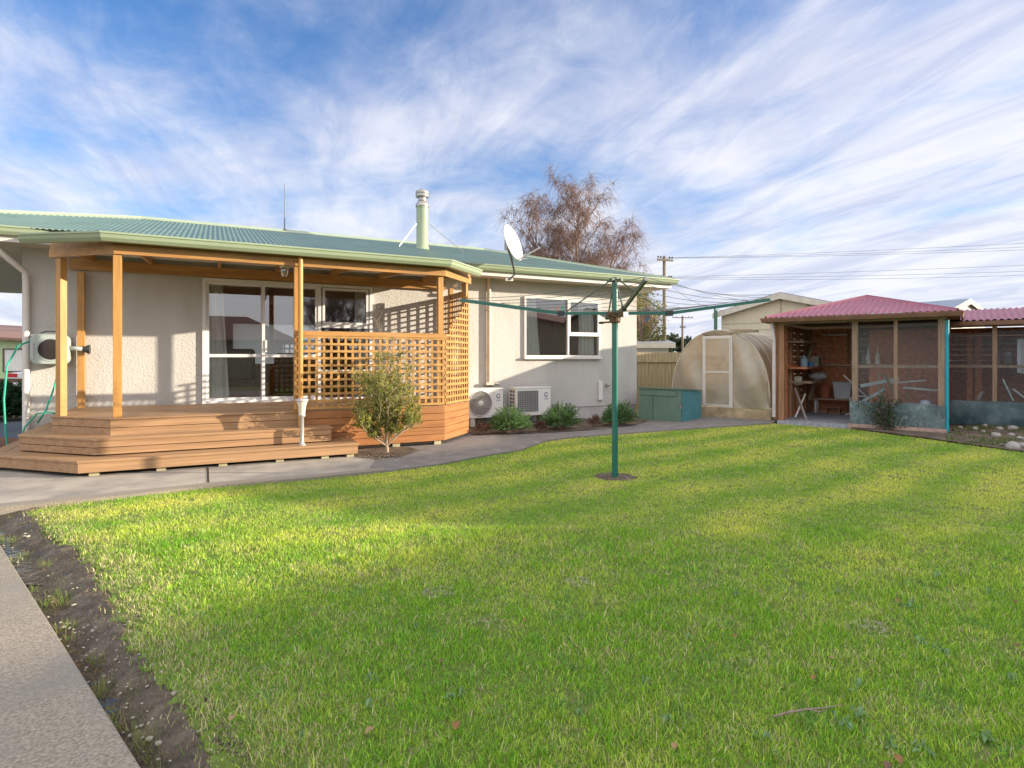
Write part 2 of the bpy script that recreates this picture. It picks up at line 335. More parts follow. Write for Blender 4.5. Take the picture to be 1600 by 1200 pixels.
# ================================================================ SETTING
struct(MB().add([(-600,-600,-.12),(600,-600,-.12),(600,900,-.12),(-600,900,-.12)],[(0,1,2,3)]).build('ground', M_ground))
def PX(l, z=0): return [gp(x,y,z) for x,y in l]
lawn_left = [(335,1200),(300,1140),(262,1080),(225,1030),(190,980),(165,930),(130,872),(75,835),(40,800)]
lawn_top = [(90,789),(150,779),(330,758),(480,745),(600,732),(690,722),(760,710),(815,701),(850,688),(900,681),(1000,674),(1100,667),(1205,662),(1330,671),(1430,684),(1500,694),(1600,708)]
def jag(pts, seed, amp=.035, step=.05):
    r = random.Random(seed); out = []
    for (x0,y0),(x1,y1) in zip(pts[:-1], pts[1:]):
        n = max(1,int(math.hypot(x1-x0,y1-y0)/step))
        for i in range(n): out.append((x0+(x1-x0)*i/n+r.uniform(-amp,amp), y0+(y1-y0)*i/n+r.uniform(-amp,amp)))
    return out+[pts[-1]]
LAWN = [cw(9,-6), cw(-.2,-6)] + jag([cw(-.75,.6)]+PX(lawn_left),4) + PX(lawn_top) + [cw(13,8.2), cw(13.6,0), cw(13,-6)]
def sheet(name, poly, z, m, skirt=.0):
    b = MB()
    if skirt: b.prism(poly, z-skirt, z)
    else: b.add([(x,y,z) for x,y in poly], [tuple(range(len(poly)))])
    return b
o = sheet('lawn', LAWN, 0, M_lawnb, .10).build('lawn', M_lawnb); struct(o)
# concrete path in front of the steps and along the house
path_out = [(-260,812),(0,789),(40,785)]+lawn_top[1:13]
inner = [(1205,656),(1100,655)]
PATH = [ (x,y) for x,y in PX(path_out, .03)] + [cw(6.05,13.35), cw(5.2,14.2)] + [(6.9,10.85),(6.9,10.2),(-6.5,10.2)]
PATHL = PX(path_out[:7],.03) + [gp(575,737,.03), (2.25,8.9),(2.25,11.4),(-6.5,11.4)]
PATHR = [gp(540,739,.03)]+PX([(600,736),(690,724),(760,711),(815,702),(850,689),(900,682),(1000,675),(1100,668),(1205,661)],.026)+[cw(6.1,13.5),cw(4.6,14.4),(9.5,11.9),(9.3,11.5),(4.2,11.4),(1.5,11.4),(1.5,9.0)]
b = MB().prism(PATHL,-.11,.03)
o = b.build('path', M_conc); struct(o)
for px0,px1 in ((324,330),):   # joint crack
    MB().add([(*gp(324,755,.034),.034),(*gp(327,755,.034),.034),(*gp(326,730,.034),.034),(*gp(323,730,.034),.034)],[(0,1,2,3)]).build('path_joint', M_dark)['kind']='structure'
o = MB().prism(PATHR,-.11,.026).build('path_by_house', M_concd); struct(o)
struct(MB().prism([gp(0,787,.032),gp(-200,804,.032),gp(-200,812,.032),gp(0,793,.032),gp(150,779,.032),gp(330,759,.032),gp(480,747,.032),gp(600,735,.032),gp(600,730.5,.032),gp(480,743,.032),gp(330,754,.032),gp(150,773,.032)],-.1,.036).build('path_edging', M_agg))
struct(MB().add([(*p,.036) for p in ((4.3,10.1),(4.95,9.83),(5.6,9.68),(6.4,9.62),(7.3,9.78),(8.0,9.98),(8.6,10.3),(9.15,10.8),(9.3,11.5),(4.15,11.5))],[tuple(range(10))]).build('garden_bed', M_soil))
struct(MB().add([(*p,.037) for p in PX([(556,714),(585,716),(630,712),(655,703),(640,699),(600,697),(560,702)],.036)],[tuple(range(7))]).build('planting_hole', M_soil))
# exposed aggregate strip, lower left
a0 = Vector(gp(0,850,.02)); a1 = Vector(gp(222,1200,.02)); dd = (a1-a0)
e0 = a0-dd*.45; e1 = a1+dd*2.2; side = Vector((-dd.y, dd.x)).normalized()*-2.6
if side.dot(Vector((-RT[0],-RT[1]))) < 0: side = -side
struct(MB().prism([tuple(e0),tuple(e1),tuple(e1+side),tuple(e0+side)],-.12,.02).build('concrete_strip', M_agg, bevel=.008))
# muddy margin between the strip and the lawn
def to_cam(x,y): return (x*RT[0]+y*RT[1], x*AX[0]+y*AX[1])
LL = sorted([to_cam(*p)[::-1] for p in PX(lawn_left)]+[(0.0,-.75),(-2.0,-.6)])
LLd = [p[0] for p in LL]; LLl = [p[1] for p in LL]
s0 = to_cam(*e0); s1 = to_cam(*e1)
def strip_lat(d): return s0[0]+(s1[0]-s0[0])*(d-s0[1])/(s1[1]-s0[1])
from mathutils import noise as mn
def mud():
    d = np.arange(.9, 6.2, .016); nl = 110; V = []; Fc = []
    for i, dp in enumerate(d):
        ls = strip_lat(dp); ll = float(np.interp(dp, LLd, LLl)); 
        ls2 = max(ls, -5.4)
        for j in range(nl):
            w = j/(nl-1); lat = ls2-.03+(ll-ls2+.33)*w
            ww = (lat-ls)/max(.2,(ll-ls)); x, y = cw(lat, dp)
            sm = min(1,max(0,(ww-.1)/.9)); sm = sm*sm*(3-2*sm)
            z = -.078+.075*sm + .020*mn.fractal(Vector((x*3,y*3,0)),.8,2.1,4) + .016*mn.noise(Vector((x*15,y*15,2)))*(1-sm*.4) + .012*abs(mn.noise(Vector((x*34,y*34,5)))) + .006*mn.noise(Vector((x*80,y*80,5)))
            if ww > 1.02: z = min(z, -.004)
            V.append((x,y,z))
    n = len(d)
    for i in range(n-1):
        for j in range(nl-1): Fc.append((i*nl+j,i*nl+j+1,(i+1)*nl+j+1,(i+1)*nl+j))
    o = npmesh('soil_margin', V, Fc, 4, M_mud, smooth=True); struct(o)
mud()
M_water = mat('puddle_water', (.06,.05,.04), rough=.08, var=.1, spec=1.0, bump=.5, bscale=9, bdist=.02)
wp = [cw(strip_lat(d)-.02,d) for d in np.arange(2.4,5.3,.2)]+[cw(strip_lat(d)+.30,d) for d in np.arange(5.2,2.4,-.2)]
struct(MB().add([(x,y,-.0650) for x,y in wp],[tuple(range(len(wp)))]).build('puddle', M_water))
wp2 = [cw(strip_lat(d)+.0,d) for d in np.arange(3.9,5.0,.1)]+[cw(strip_lat(d)+.26+.05*math.sin(d*9),d) for d in np.arange(4.9,3.9,-.1)]
struct(MB().add([(x,y,-.058) for x,y in wp2],[tuple(range(len(wp2)))]).build('puddle', M_water))
# garden soil on the right, in front of the bird houses
GR = PX([(1330,669),(1430,682),(1500,692),(1600,706)])+[cw(13,8.0),cw(15,12),cw(12.5,14),cw(8.8,12),gp(1476,676),gp(1330,667)]
struct(MB().add([(x,y,.006) for x,y in GR],[tuple(range(len(GR)))]).build('garden_soil', M_soil))
# ---------------------------------------------------------------- grass
def inpoly(x, y, poly):
    n = len(poly); c = np.zeros(len(x), bool); j = n-1
    for i in range(n):
        xi, yi = poly[i]; xj, yj = poly[j]
        k = ((yi > y) != (yj > y)) & (x < (xj-xi)*(y-yi)/(yj-yi+1e-12)+xi); c ^= k; j = i
    return c
def vnoise(x, y, s, seed):
    r = np.random.default_rng(seed); g = r.random((64,64)); u = x*s+seed*3.7; v = y*s+seed*1.3
    i = np.floor(u).astype(int); j = np.floor(v).astype(int); fu = u-i; fv = v-j; fu = fu*fu*(3-2*fu); fv = fv*fv*(3-2*fv)
    G = lambda a,b: g[a%64,b%64]
    return (G(i,j)*(1-fu)+G(i+1,j)*fu)*(1-fv)+(G(i,j+1)*(1-fu)+G(i+1,j+1)*fu)*fv
CL = (4.37, 5.82)
dry = [gp(686,928), gp(906,912), gp(1362,982), gp(748,975)]
def grass():
    bands = [(1.2,2.6,20000,.80),(2.6,3.6,15000,.88),(3.6,5.0,9500,1.05),(5.0,7.0,8000,1.2),(7.0,9.5,4800,1.7),(9.5,13.5,2600,2.4)]
    near = []; far = []
    for d0,d1,den,wm in bands:
        half = .90*d1+1.6; n = int(den*(d1-d0)*2*half)
        dep = rng.uniform(d0,d1,n); lat = rng.uniform(-half,half,n); k = (lat < dep*.9+1.6) & (lat > -dep*.9-.8)
        dep = dep[k]; lat = lat[k]; x = dep*AX[0]+lat*RT[0]; y = dep*AX[1]+lat*RT[1]
        jit = .05
        k = inpoly(x+rng.normal(0,jit,len(x)), y+rng.normal(0,jit,len(x)), LAWN)
        # sparse, worn margin near the mud
        de = lat - np.interp(dep, LLd, LLl)
        edge = (dep < 5.9) & (de < .55)
        worn = vnoise(x,y,5,11)
        k &= ~(edge & (rng.random(len(x)) > np.clip(de/.40+.35,0,1)*np.clip(worn*2.0+.2,0,1)))
        bare = vnoise(x,y,7,5)*.6+vnoise(x,y,17,6)*.4
        k &= ~((bare > .70) & (rng.random(len(x)) < .7))
        rr = np.hypot(x-CL[0], y-CL[1]); k &= rr > .20+.10*vnoise(x,y,12,3)
        for dx,dy in dry: k &= ~((np.hypot(x-dx,(y-dy)) < .085*(.6+.8*vnoise(x,y,20,8))) & (rng.random(len(x)) < .55))
        (near if d0 < 5 else far).append(np.stack([x[k],y[k],dep[k],lat[k],np.full(k.sum(),wm),np.clip(1-de[k]/.6,0,1)*edge[k]],1))
    def colours(P):
        x,y,dep,lat = P[:,0],P[:,1],P[:,2],P[:,3]; n = len(x)
        u = (-lat*.60+dep*.80) + .35*vnoise(x,y,.7,21)
        stripe = (np.sin(u*2*math.pi/.95)*.5+.5)*np.clip((dep-3.6)/2,0,1)
        big = vnoise(x,y,1.4,2); sm = vnoise(x,y,6,4)
        a = np.array([.23,.52,.03]); b = np.array([.90,.95,.14]); s = np.array([.85,.74,.42])
        t = np.clip(.20+.62*stripe*(.5+big)+.22*(sm-.5)+.22*(vnoise(x,y,16,14)-.5)+rng.normal(0,1,n)*np.where(dep>4.5,.12,.22)+.40*(big-.5),0,1)[:,None]
        c = a*(1-t)+b*t
        straw = (rng.random(n) < .09+.16*(sm>.60)+.5*P[:,5]+.05*stripe)[:,None]
        c = np.where(straw, s*rng.uniform(.6,1.05,(n,1)), c)
        blu = ((vnoise(x,y,9,31) > .82)&(dep<4.2)&(rng.random(n)<.6))[:,None]; c = np.where(blu & ~straw, c*np.array([.65,.8,1.8]), c)
        return np.clip(c*rng.uniform(.55,1.35,(n,1)),0,1)
    # near blades: bent, three faces
    P = np.concatenate(near); n = len(P); ya = rng.uniform(0,2*math.pi,n); h = rng.gamma(6,.0035,n)*(.55+.6*vnoise(P[:,0],P[:,1],4,9)+.7*vnoise(P[:,0],P[:,1],13,10)**2); h = np.clip(h,.01,.062)
    w = .0021*P[:,4]*rng.uniform(.6,1.4,n); ln = h*rng.uniform(.15,1.25,n); la = rng.uniform(0,2*math.pi,n)
    dx, dy = np.cos(ya)*w, np.sin(ya)*w; lx, ly = np.cos(la)*ln, np.sin(la)*ln; x,y = P[:,0],P[:,1]; z0 = -.004
    z = np.zeros(n)
    V = np.stack([np.stack([x-dx,y-dy,z+z0],1),np.stack([x+dx,y+dy,z+z0],1),np.stack([x+dx*.8+lx*.35,y+dy*.8+ly*.35,h*.62],1),np.stack([x-dx*.8+lx*.35,y-dy*.8+ly*.35,h*.62],1),np.stack([x+lx,y+ly,h],1)],1).reshape(-1,3)
    i = (np.arange(n)*5)[:,None]; Fn = np.concatenate([i+np.array([[0,1,2]]),i+np.array([[0,2,3]]),i+np.array([[3,2,4]])],1).reshape(-1,3)
    C = colours(P); C = np.concatenate([C,np.ones((n,1))],1); C5 = np.repeat(C,5,0)
    # far blades: one face
    Q = np.concatenate(far); m = len(Q); ya = rng.uniform(0,2*math.pi,m); hh = rng.uniform(.010,.028,m); w = .0022*Q[:,4]*rng.uniform(.7,1.4,m); ln = hh*rng.uniform(.1,1.1,m); la = rng.uniform(0,2*math.pi,m)
    dx, dy = np.cos(ya)*w, np.sin(ya)*w; x,y = Q[:,0],Q[:,1]; z = np.zeros(m)
    V2 = np.stack([np.stack([x-dx,y-dy,z+z0],1),np.stack([x+dx,y+dy,z+z0],1),np.stack([x+np.cos(la)*ln,y+np.sin(la)*ln,hh],1)],1).reshape(-1,3)
    F2 = np.arange(m*3).reshape(-1,3)+len(V); C2 = np.repeat(np.concatenate([colours(Q),np.ones((m,1))],1),3,0)
    o = npmesh('grass', np.concatenate([V,V2]), np.concatenate([Fn,F2]), 3, M_blade, colors=np.concatenate([C5,C2]))
    tag(o,'short green lawn grass with pale mowing stripes and worn yellow margin','grass',kind='stuff')
    print('blades', n, m)
grass()
# tufts on the mud, pebbles, fallen leaves, broad weeds
def tufts():
    V=[];Fc=[];C=[]
    spots = [gp(x,y,-.05) for x,y in ((70,885),(118,890),(50,922),(95,942),(150,970),(200,1030),(165,1075),(240,1130),(215,1160),(105,945),(85,905),(190,1110),(225,1085),(268,1150),(40,830),(60,845),(20,810),(160,905),(120,920),(250,1180),(215,1020))]
    rr=random.Random(6)
    for i in range(90):
        d=rr.uniform(1.9,5.6); ls=strip_lat(d); ll=float(np.interp(d,LLd,LLl)); spots.append(cw(ls+(ll-ls)*(1-rr.random()**2*.95),d))
    for (sx,sy) in spots:
        for k in range(random.randint(16,34)):
            a=random.uniform(0,6.28); r=random.random()*.05; x=sx+math.cos(a)*r; y=sy+math.sin(a)*r; h=random.uniform(.02,.06); l=random.uniform(.01,.05); b=len(V); w=.0018
            a2=a+random.uniform(-.8,.8); px_,py_=-math.sin(a2)*w,math.cos(a2)*w
            V+= [(x-px_,y-py_,-.06),(x+px_,y+py_,-.06),(x+math.cos(a2)*l,y+math.sin(a2)*l,h-.05)]; Fc.append((b,b+1,b+2)); c=random.choice([(.16,.28,.04),(.25,.33,.07),(.4,.36,.14)]); C+=[(*c,1)]*3
    o=npmesh('grass_tufts',V,Fc,3,M_blade,colors=C); tag(o,'small grass tufts growing out of the bare mud margin','grass',kind='stuff')
tufts()
def blob(b, c, d, seed, n=2):
    r = random.Random(seed); rz = r.uniform(0,3.1); ca,sa=math.cos(rz),math.sin(rz); k=8; rings=5; base=len(b.v)
    for i in range(rings+1):
        th = math.pi*i/rings
        for j in range(k):
            ph=2*math.pi*j/k; q=1+.16*r.uniform(-1,1)
            x=math.sin(th)*math.cos(ph)*d[0]*q; y=math.sin(th)*math.sin(ph)*d[1]*q; z=math.cos(th)*d[2]*q if 0<i<rings else math.cos(th)*d[2]
            b.v.append((c[0]+x*ca-y*sa, c[1]+x*sa+y*ca, c[2]+z))
    for i in range(rings):
        for j in range(k): b.f.append((base+i*k+j, base+(i+1)*k+j, base+(i+1)*k+(j+1)%k, base+i*k+(j+1)%k))
    return b
b = MB(); r = random.Random(3)
for i in range(240):
    d = r.uniform(1.9,3.4) if i<170 else r.uniform(3,5.4); ls=strip_lat(d); ll=float(np.interp(d,LLd,LLl)); w=r.random()**.8; lat=ls+.04+(ll-ls)*w*1.05
    s=r.uniform(.002,.008) if r.random()<.93 else r.uniform(.010,.016); x,y=cw(lat,d); blob(b,(x,y,-.062+.06*min(1,w)+.006),(s*1.3,s,s*.6),i)
tag(b.build('pebbles', mat('pebble',(.40,.36,.30),rough=.8,var=.25,vscale=30), smooth='all'),'small pale pebbles scattered over the mud beside the concrete strip','pebbles',kind='stuff')
def crumbs():
    V=[];Fc=[];C=[];r=random.Random(8)
    for i in range(9000):
        d=1.8+3.6*r.random()**1.6; ls=strip_lat(d); ll=float(np.interp(d,LLd,LLl)); w=r.random(); lat=ls+.03+(ll-ls+.12)*w; x,y=cw(lat,d)
        s=r.uniform(.0015,.0055)*(1 if r.random()<.93 else 2); k=len(V); a=r.uniform(0,6.28); sm=min(1,max(0,(w-.1)/.9)); sm=sm*sm*(3-2*sm); z=-.078+.075*sm+.020*mn.fractal(Vector((x*3,y*3,0)),.8,2.1,4)+.016*mn.noise(Vector((x*15,y*15,2)))*(1-sm*.4)+.006
        for q in range(3): V.append((x+math.cos(a+q*2.1)*s*r.uniform(.7,1.5),y+math.sin(a+q*2.1)*s,z))
        V.append((x,y,z+s*1.2)); Fc+=[(k,k+1,k+3),(k+1,k+2,k+3),(k+2,k,k+3)]; c=r.choice([(.17,.13,.09),(.11,.085,.06),(.26,.21,.15),(.08,.06,.045),(.30,.27,.22)]); C+=[(*c,1)]*4
    tag(npmesh('soil_crumbs',V,Fc,3,M_leaf,colors=C),'loose crumbs of dark soil on the muddy margin','soil',kind='stuff')
crumbs()
# stones in the bird house garden
for i,(x,y,s,lb) in enumerate([(1523,669,.075,'round bluish stone nearest the cyan downpipe'),(1538,664,.07,'flat grey stone just behind the round bluish one'),(1562,669,.085,'long flat stone in the middle of the garden soil'),(1582,668,.105,'big double humped grey stone near the right edge of the photo'),(1556,679,.09,'low mossy stone in front of the long flat stone'),(1580,678,.06,'small pale stone in front of the double humped one'),(1594,684,.075,'knobbly pale round stone with pits, middle right'),(1583,697,.15,'largest speckled stone half sunk at the lawn edge'),(1536,673,.05,'smallest stone in the low weeds'),(1599,696,.09,'pale stone cut by the right edge of the photo'),(1500,667,.06,'thin flat stone against the iron skirt'),(1566,694,.04,'little stone beside the largest stone')]):
    p=gp(x,y+2,.01); o=blob(MB(),(p[0],p[1],.02),(s,s*.75,s*.6),90+i).build('garden_stone',M_stone,loc=(p[0],p[1],0),smooth='all'); tag(o,lb,'stone',group='stones in the garden soil')
# gravel round the clothesline pole, dry patches
def litter(name, c, rad, n, cols, label, cat, s=.012):
    V=[];Fc=[];C=[];r=random.Random(len(label))
    for i in range(n):
        a=r.uniform(0,6.28); q=rad*math.sqrt(r.random()); x=c[0]+math.cos(a)*q; y=c[1]+math.sin(a)*q; t=r.uniform(0,6.28); l=s*r.uniform(.6,2.2); w=s*r.uniform(.15,.5); z=.004+r.random()*.012; k=len(V)
        V+= [(x-math.cos(t)*l,y-math.sin(t)*l,z),(x+math.sin(t)*w,y-math.cos(t)*w,z+r.uniform(0,.008)),(x+math.cos(t)*l,y+math.sin(t)*l,z),(x-math.sin(t)*w,y+math.cos(t)*w,z+r.uniform(0,.006))]; Fc.append((k,k+1,k+2,k+3)); cc=r.choice(cols); C+=[(*cc,1)]*4
    o=npmesh(name,V,Fc,4,M_leaf,colors=C); tag(o,label,cat,kind='stuff'); return o
b=MB(); n=24; b.add([(CL[0],CL[1],.004)]+[(CL[0]+math.cos(t*6.283/n)*(.25+.03*math.sin(t*2.1)),CL[1]+math.sin(t*6.283/n)*(.25+.03*math.cos(t*1.7)),.004) for t in range(n)],[(0,i+1,(i+1)%n+1) for i in range(n)])
struct(b.build('bare_soil', M_soil))
litter('clippings', CL, .23, 260, [(.36,.31,.25),(.25,.19,.14),(.12,.09,.07),(.42,.38,.34)], 'dry clippings and bark lying round the foot of the clothesline pole','mulch',.010)
for i,p in enumerate(dry):
    litter('dry_thatch', p, (.10,.09,.09,.06)[i], (120,110,80,30)[i], [(.55,.52,.38),(.45,.44,.30),(.34,.40,.18)], ['pale dry thatch patch on the lawn left of centre','pale dry thatch patch below the clothesline pole','pale dry thatch patch on the right of the lawn','faint small dry thatch patch nearest the lawn centre'][i],'thatch',.011)
def leaf_obj(px,py,s,rot,col,label):
    p=gp(px,py,.03); V=[];n=6
    b=MB(); vs=[]
    for i in range(n+1):
        t=i/n; w=math.sin(math.pi*t**.8)*s*.32; zz=.022+.25*s*math.sin(math.pi*t)+.1*s*t
        for sg in (-1,0,1): vs.append((math.cos(rot)*(t-.5)*s-math.sin(rot)*sg*w, math.sin(rot)*(t-.5)*s+math.cos(rot)*sg*w, zz+(.12*s if sg else 0)))
    b.add(vs,[(3*i+k,3*i+k+1,3*i+k+4,3*i+k+3) for i in range(n) for k in (0,1)])
    o=b.build('fallen_leaf', mat('dead_leaf_%d'%col,[(.25,.13,.045),(.30,.20,.09),(.15,.09,.045)][col],rough=.7,var=.3,vscale=30),local=True,smooth='all'); o.location=(p[0],p[1],0)
    return tag(o,label,'leaf',group='dead leaves on the lawn')
LV=[(712,1134,.065,1.2,0,'curled upright dead leaf near the bottom centre of the lawn'),(578,1142,.06,.2,1,'flat brown dead leaf left of the curled one'),(364,1122,.05,.6,1,'dead leaf at the lawn edge by the mud'),(1403,938,.05,.3,0,'orange dead leaf on the right of the lawn, farthest back'),(1120,915,.04,1,1,'small dead leaf left of the farthest orange leaf'),(1147,994,.045,2,0,'rust coloured dead leaf in the middle of the lawn'),(1271,1058,.05,.4,0,'orange dead leaf above the fallen twig'),(1300,1028,.045,2.4,1,'tan dead leaf right of centre'),(1403,1186,.06,1.0,0,'bright rust dead leaf at the bottom edge of the lawn'),(1388,1197,.06,.1,2,'dark dead leaf cut by the bottom edge'),(1054,1165,.05,.7,1,'tan dead leaf at lower centre right'),(690,1032,.04,.7,2,'dark dead leaf left of centre'),(1586,940,.05,.7,2,'dark dead leaf at the right edge, upper'),(1590,1008,.05,.2,2,'dark dead leaf at the right edge, lower'),(820,968,.04,.3,0,'small reddish dead leaf left of the pale thatch'),(953,914,.03,.2,0,'tiny orange dead leaf on the pale thatch'),(1310,885,.035,2,2,'tiny dark dead leaf far back under the clothesline'),(1540,690+112,.035,.5,2,'tiny dark dead leaf far back at right')]
for a in LV: leaf_obj(a[0],a[1],a[2]*.75,*a[3:])
# fallen twig
def P3(px,py,z): return (*gp(px,py,z),z)
o=MB().tube([P3(1208,1120,.03),P3(1232,1113,.045),P3(1262,1108,.045),P3(1290,1106,.05),P3(1318,1101,.04)],[.005,.005,.004,.003,.0015],6).tube([P3(1262,1108,.045),P3(1280,1112,.05),P3(1292,1109,.04)],[.0035,.0025,.001],5).build('fallen_twig',mat('twig_bark',(.26,.20,.15),rough=.8,var=.3,vscale=20),loc=(*gp(1262,1108),0)); tag(o,'thin forked dry twig lying in the grass at lower right','twig')
# broad-leaved weeds
def weeds():
    V=[];Fc=[];C=[];r=random.Random(5)
    pts=[(704,1095),(722,1090),(580,1068),(575,1105),(948,992),(1305,1130),(1320,1138),(1340,1125),(1310,928),(1255,940),(1440,1010),(1465,1020),(1480,1025),(1422,950),(1150,932),(1340,1080),(1500,1115),(1580,1065),(1390,1170),(1440,1175),(1455,1185),(1008,1072),(1545,930),(650,985),(860,880),(1540,1160),(420,1100),(470,1160),(1190,1160),(1210,1185),(1075,1000),(905,1120),(1250,860),(1040,1130),(1570,880),(1460,905)]
    for px,py in pts:
        cx,cy=gp(px,py,0); k=r.randint(5,9)
        for i in range(k):
            a=i*6.28/k+r.uniform(-.3,.3); L=r.uniform(.012,.034)*(1+.5*math.sin(px)); w=L*.26; b=len(V); ca,sa=math.cos(a),math.sin(a); z=.010
            for t,ww,zz in ((0.1,.15,0),(.5,1,.012),(1,.1,.002)):
                for sg in (-1,1): V.append((cx+ca*L*t-sa*w*ww*sg, cy+sa*L*t+ca*w*ww*sg, z+zz*1.6*(1+math.sin(i*3+px))))
            Fc+= [(b,b+2,b+3,b+1),(b+2,b+4,b+5,b+3)]; c=r.choice([(.20,.36,.13),(.26,.42,.20),(.16,.30,.10)]); C+=[(*c,1)]*6
    o=npmesh('weeds',V,Fc,4,M_leaf,colors=C); tag(o,'flat blue green rosettes of broad leaved weeds in the lawn','weeds',kind='stuff')
weeds()
# ================================================================ HOUSE
house = thing('house', (3.0,10.5,0), 'cream stucco bungalow with green corrugated roof and white framed windows','house')
WY = 10.5
DX0,DX1,DZ0,DZ1 = -.17,2.516,.72,2.727
WX0,WX1,WZ0,WZ1 = 5.60,7.47,1.475,2.712
b = MB()
zt = 3.06
for x0,x1,z0,z1 in ((-2.42,DX0,.42,zt),(DX0,DX1,.42,DZ0),(DX0,DX1,DZ1,zt),(DX1,WX0,.42,zt),(WX0,WX1,.42,WZ0),(WX0,WX1,WZ1,zt),(WX1,8.49,.42,zt)):
    b.bb(x0,x1,WY,WY+.16,z0,z1)
b.bb(-2.42,-2.26,WY+.16,17.8,.42,zt); b.bb(8.33,8.49,WY+.16,17.8,.42,zt); b.bb(-2.42,8.49,17.8,17.96,.42,1.2); b.bb(-2.42,8.49,17.8,17.96,2.5,zt); b.bb(-2.42,.4,17.8,17.96,1.2,2.5); b.bb(2.7,5.4,17.8,17.96,1.2,2.5); b.bb(7.6,8.49,17.8,17.96,1.2,2.5)  # rear wall openings added to let daylight into the rooms
b.build('wall', M_stucco, house)
MB().bb(-2.40,8.47,WY+.02,17.9,-.11,.42).build('foundation', mat('foundation',(.46,.435,.42),rough=.9,var=.1,bump=.3), house)
for x in (5.15,6.75,7.75):
    v=MB(); 
    for k in range(5): v.bb(x-.16,x+.16,WY+.005,WY+.02,.22+k*.035,.235+k*.035)
    v.build('foundation_vent', M_wht, house)
# roof
RX0,RX1,RY0,RZ,PT = -5.43,9.08,9.9,3.19,.268
RUN=4.1; RR=6.3
b = MB()
wd = RX1-RX0; er = RX1-RR
b.corr((RX0,RY0,RZ),(1,0,0),(0,1,PT),wd,lambda u:0,lambda u:max(0.001,min(RUN,u,(wd-u)*RUN/er)))
roof = b.build('roof', M_roof, house, smooth='all')
zr = RZ+RUN*PT; YR = RY0+RUN; YB = YR+RUN
b = MB(); b.add([(RX0,YB,RZ),(RX1,YB,RZ),(RR,YR,zr),(RX0+RUN,YR,zr)],[(0,1,2,3)]); b.add([(RX1,RY0,RZ),(RX1,YB,RZ),(RR,YR,zr)],[(0,1,2)]); b.add([(RX0,RY0,RZ),(RX0,YB,RZ),(RX0+RUN,YR,zr)],[(2,1,0)])
b.build('roof_slope', M_roof, house)
def cap(b,p,q,w=.11):
    p=Vector(p);q=Vector(q);d=(q-p).normalized();a=d.cross(Vector((0,0,1))).normalized()
    prof=[(-w*1.25,-.045),(-w*.35,.012),(-w*.2,.035),(w*.2,.035),(w*.35,.012),(w*1.25,-.045)]
    base=len(b.v)
    for o_ in (p,q):
        for x,z in prof: b.v.append(tuple(o_+a*x+Vector((0,0,z))))
    for i in range(5): b.f.append((base+i,base+i+1,base+7+i,base+6+i))
b=MB(); L0=(RX0+RUN,YR,zr+.01); L1=(RR,YR,zr+.01)
cap(b,L0,L1); cap(b,(RX0,RY0,RZ+.01),L0); cap(b,L1,(RX1-.02,RY0+.02,RZ+.01))
b.build('ridge_capping', M_gut, house)
# fascia, soffit, gutter
b=MB(); b.bb(RX0+.06,RX1-.06,RY0+.06,RY0+.08,3.0,3.15); b.bb(RX1-.08,RX1-.06,RY0+.08,YB,3.0,3.15); b.build('fascia_board', M_wht, house)
b=MB(); b.bb(RX0+.06,RX1-.08,RY0+.081,WY-.001,3.02,3.035); b.bb(8.495,RX1-.082,WY,YB,3.02,3.035); b.bb(RX0+.06,-2.43,WY,YB-.1,3.02,3.035); b.build('soffit', M_sof, house)
GP = [(0,-.115),(.07,-.115),(.105,-.075),(.115,-.03),(.128,-.022),(.128,0),(.10,0),(.10,-.02),(.085,-.06),(.06,-.095),(.02,-.095),(.02,0),(0,0)]
def gutter(path,z): return MB().sweep(path,[(w,z+h) for w,h in GP])
gutter([(RX0+.06,RY0+.058),(RX1-.06,RY0+.058),(RX1-.06,YB)],3.195).build('gutter', M_gut, house)
# downpipes
b=MB().tube([(4.80,10.44,3.02),(4.80,10.44,.98)],.04,12); b.bb(4.72,4.88,10.38,10.49,.93,.985); b.build('downpipe', mat('downpipe_cream',(.56,.49,.40),rough=.5), house, smooth=True)
b=MB().tube([(-2.62,9.98,3.08),(-2.62,9.98,2.94),(-2.36,10.38,2.66),(-2.36,10.43,2.5),(-2.36,10.43,.1)],.042,12); b.build('downpipe', M_wht, house, smooth=True)
for x in (4.8,):
    for z in (1.5,2.4): MB().bb(x-.06,x+.06,10.47,10.498,z,z+.03).build('pipe_bracket', M_wht, house)
# --- windows
def frame(b,x0,x1,z0,z1,w,y,d=.06):
    b.bb(x0,x1,y-d/2,y+d/2,z1-w,z1); b.bb(x0,x1,y-d/2,y+d/2,z0,z0+w); b.bb(x0,x0+w,y-d/2,y+d/2,z0+w,z1-w); b.bb(x1-w,x1,y-d/2,y+d/2,z0+w,z1-w)
def pane(parent,x0,x1,z0,z1,y): return MB().add([(x0,y,z0),(x1,y,z0),(x1,y,z1),(x0,y,z1)],[(0,1,2,3)]).build('pane',M_glass,parent)
sd = MB(); frame(sd,DX0,DX1,DZ0,DZ1,.05,WY+.0,.10)
sd.bb(1.585,1.635,WY-.05,WY+.05,DZ0+.05,DZ1-.05)
door = sd.build('sliding_door', M_alu, house, label='wide sliding glass door unit opening onto the deck')
for (x0,x1,y,rail) in ((DX0+.05,.73,WY+.03,1.47),(.70,1.585,WY-.02,1.47)):
    f=MB(); frame(f,x0,x1,DZ0+.05,DZ1-.05,.045,y,.03); f.bb(x0+.045,x1-.045,y-.015,y+.015,rail,rail+.05); f=f.build('door_leaf',M_alu,door)
    pane(door,x0+.045,x1-.045,DZ0+.09,DZ1-.09,y+.003)
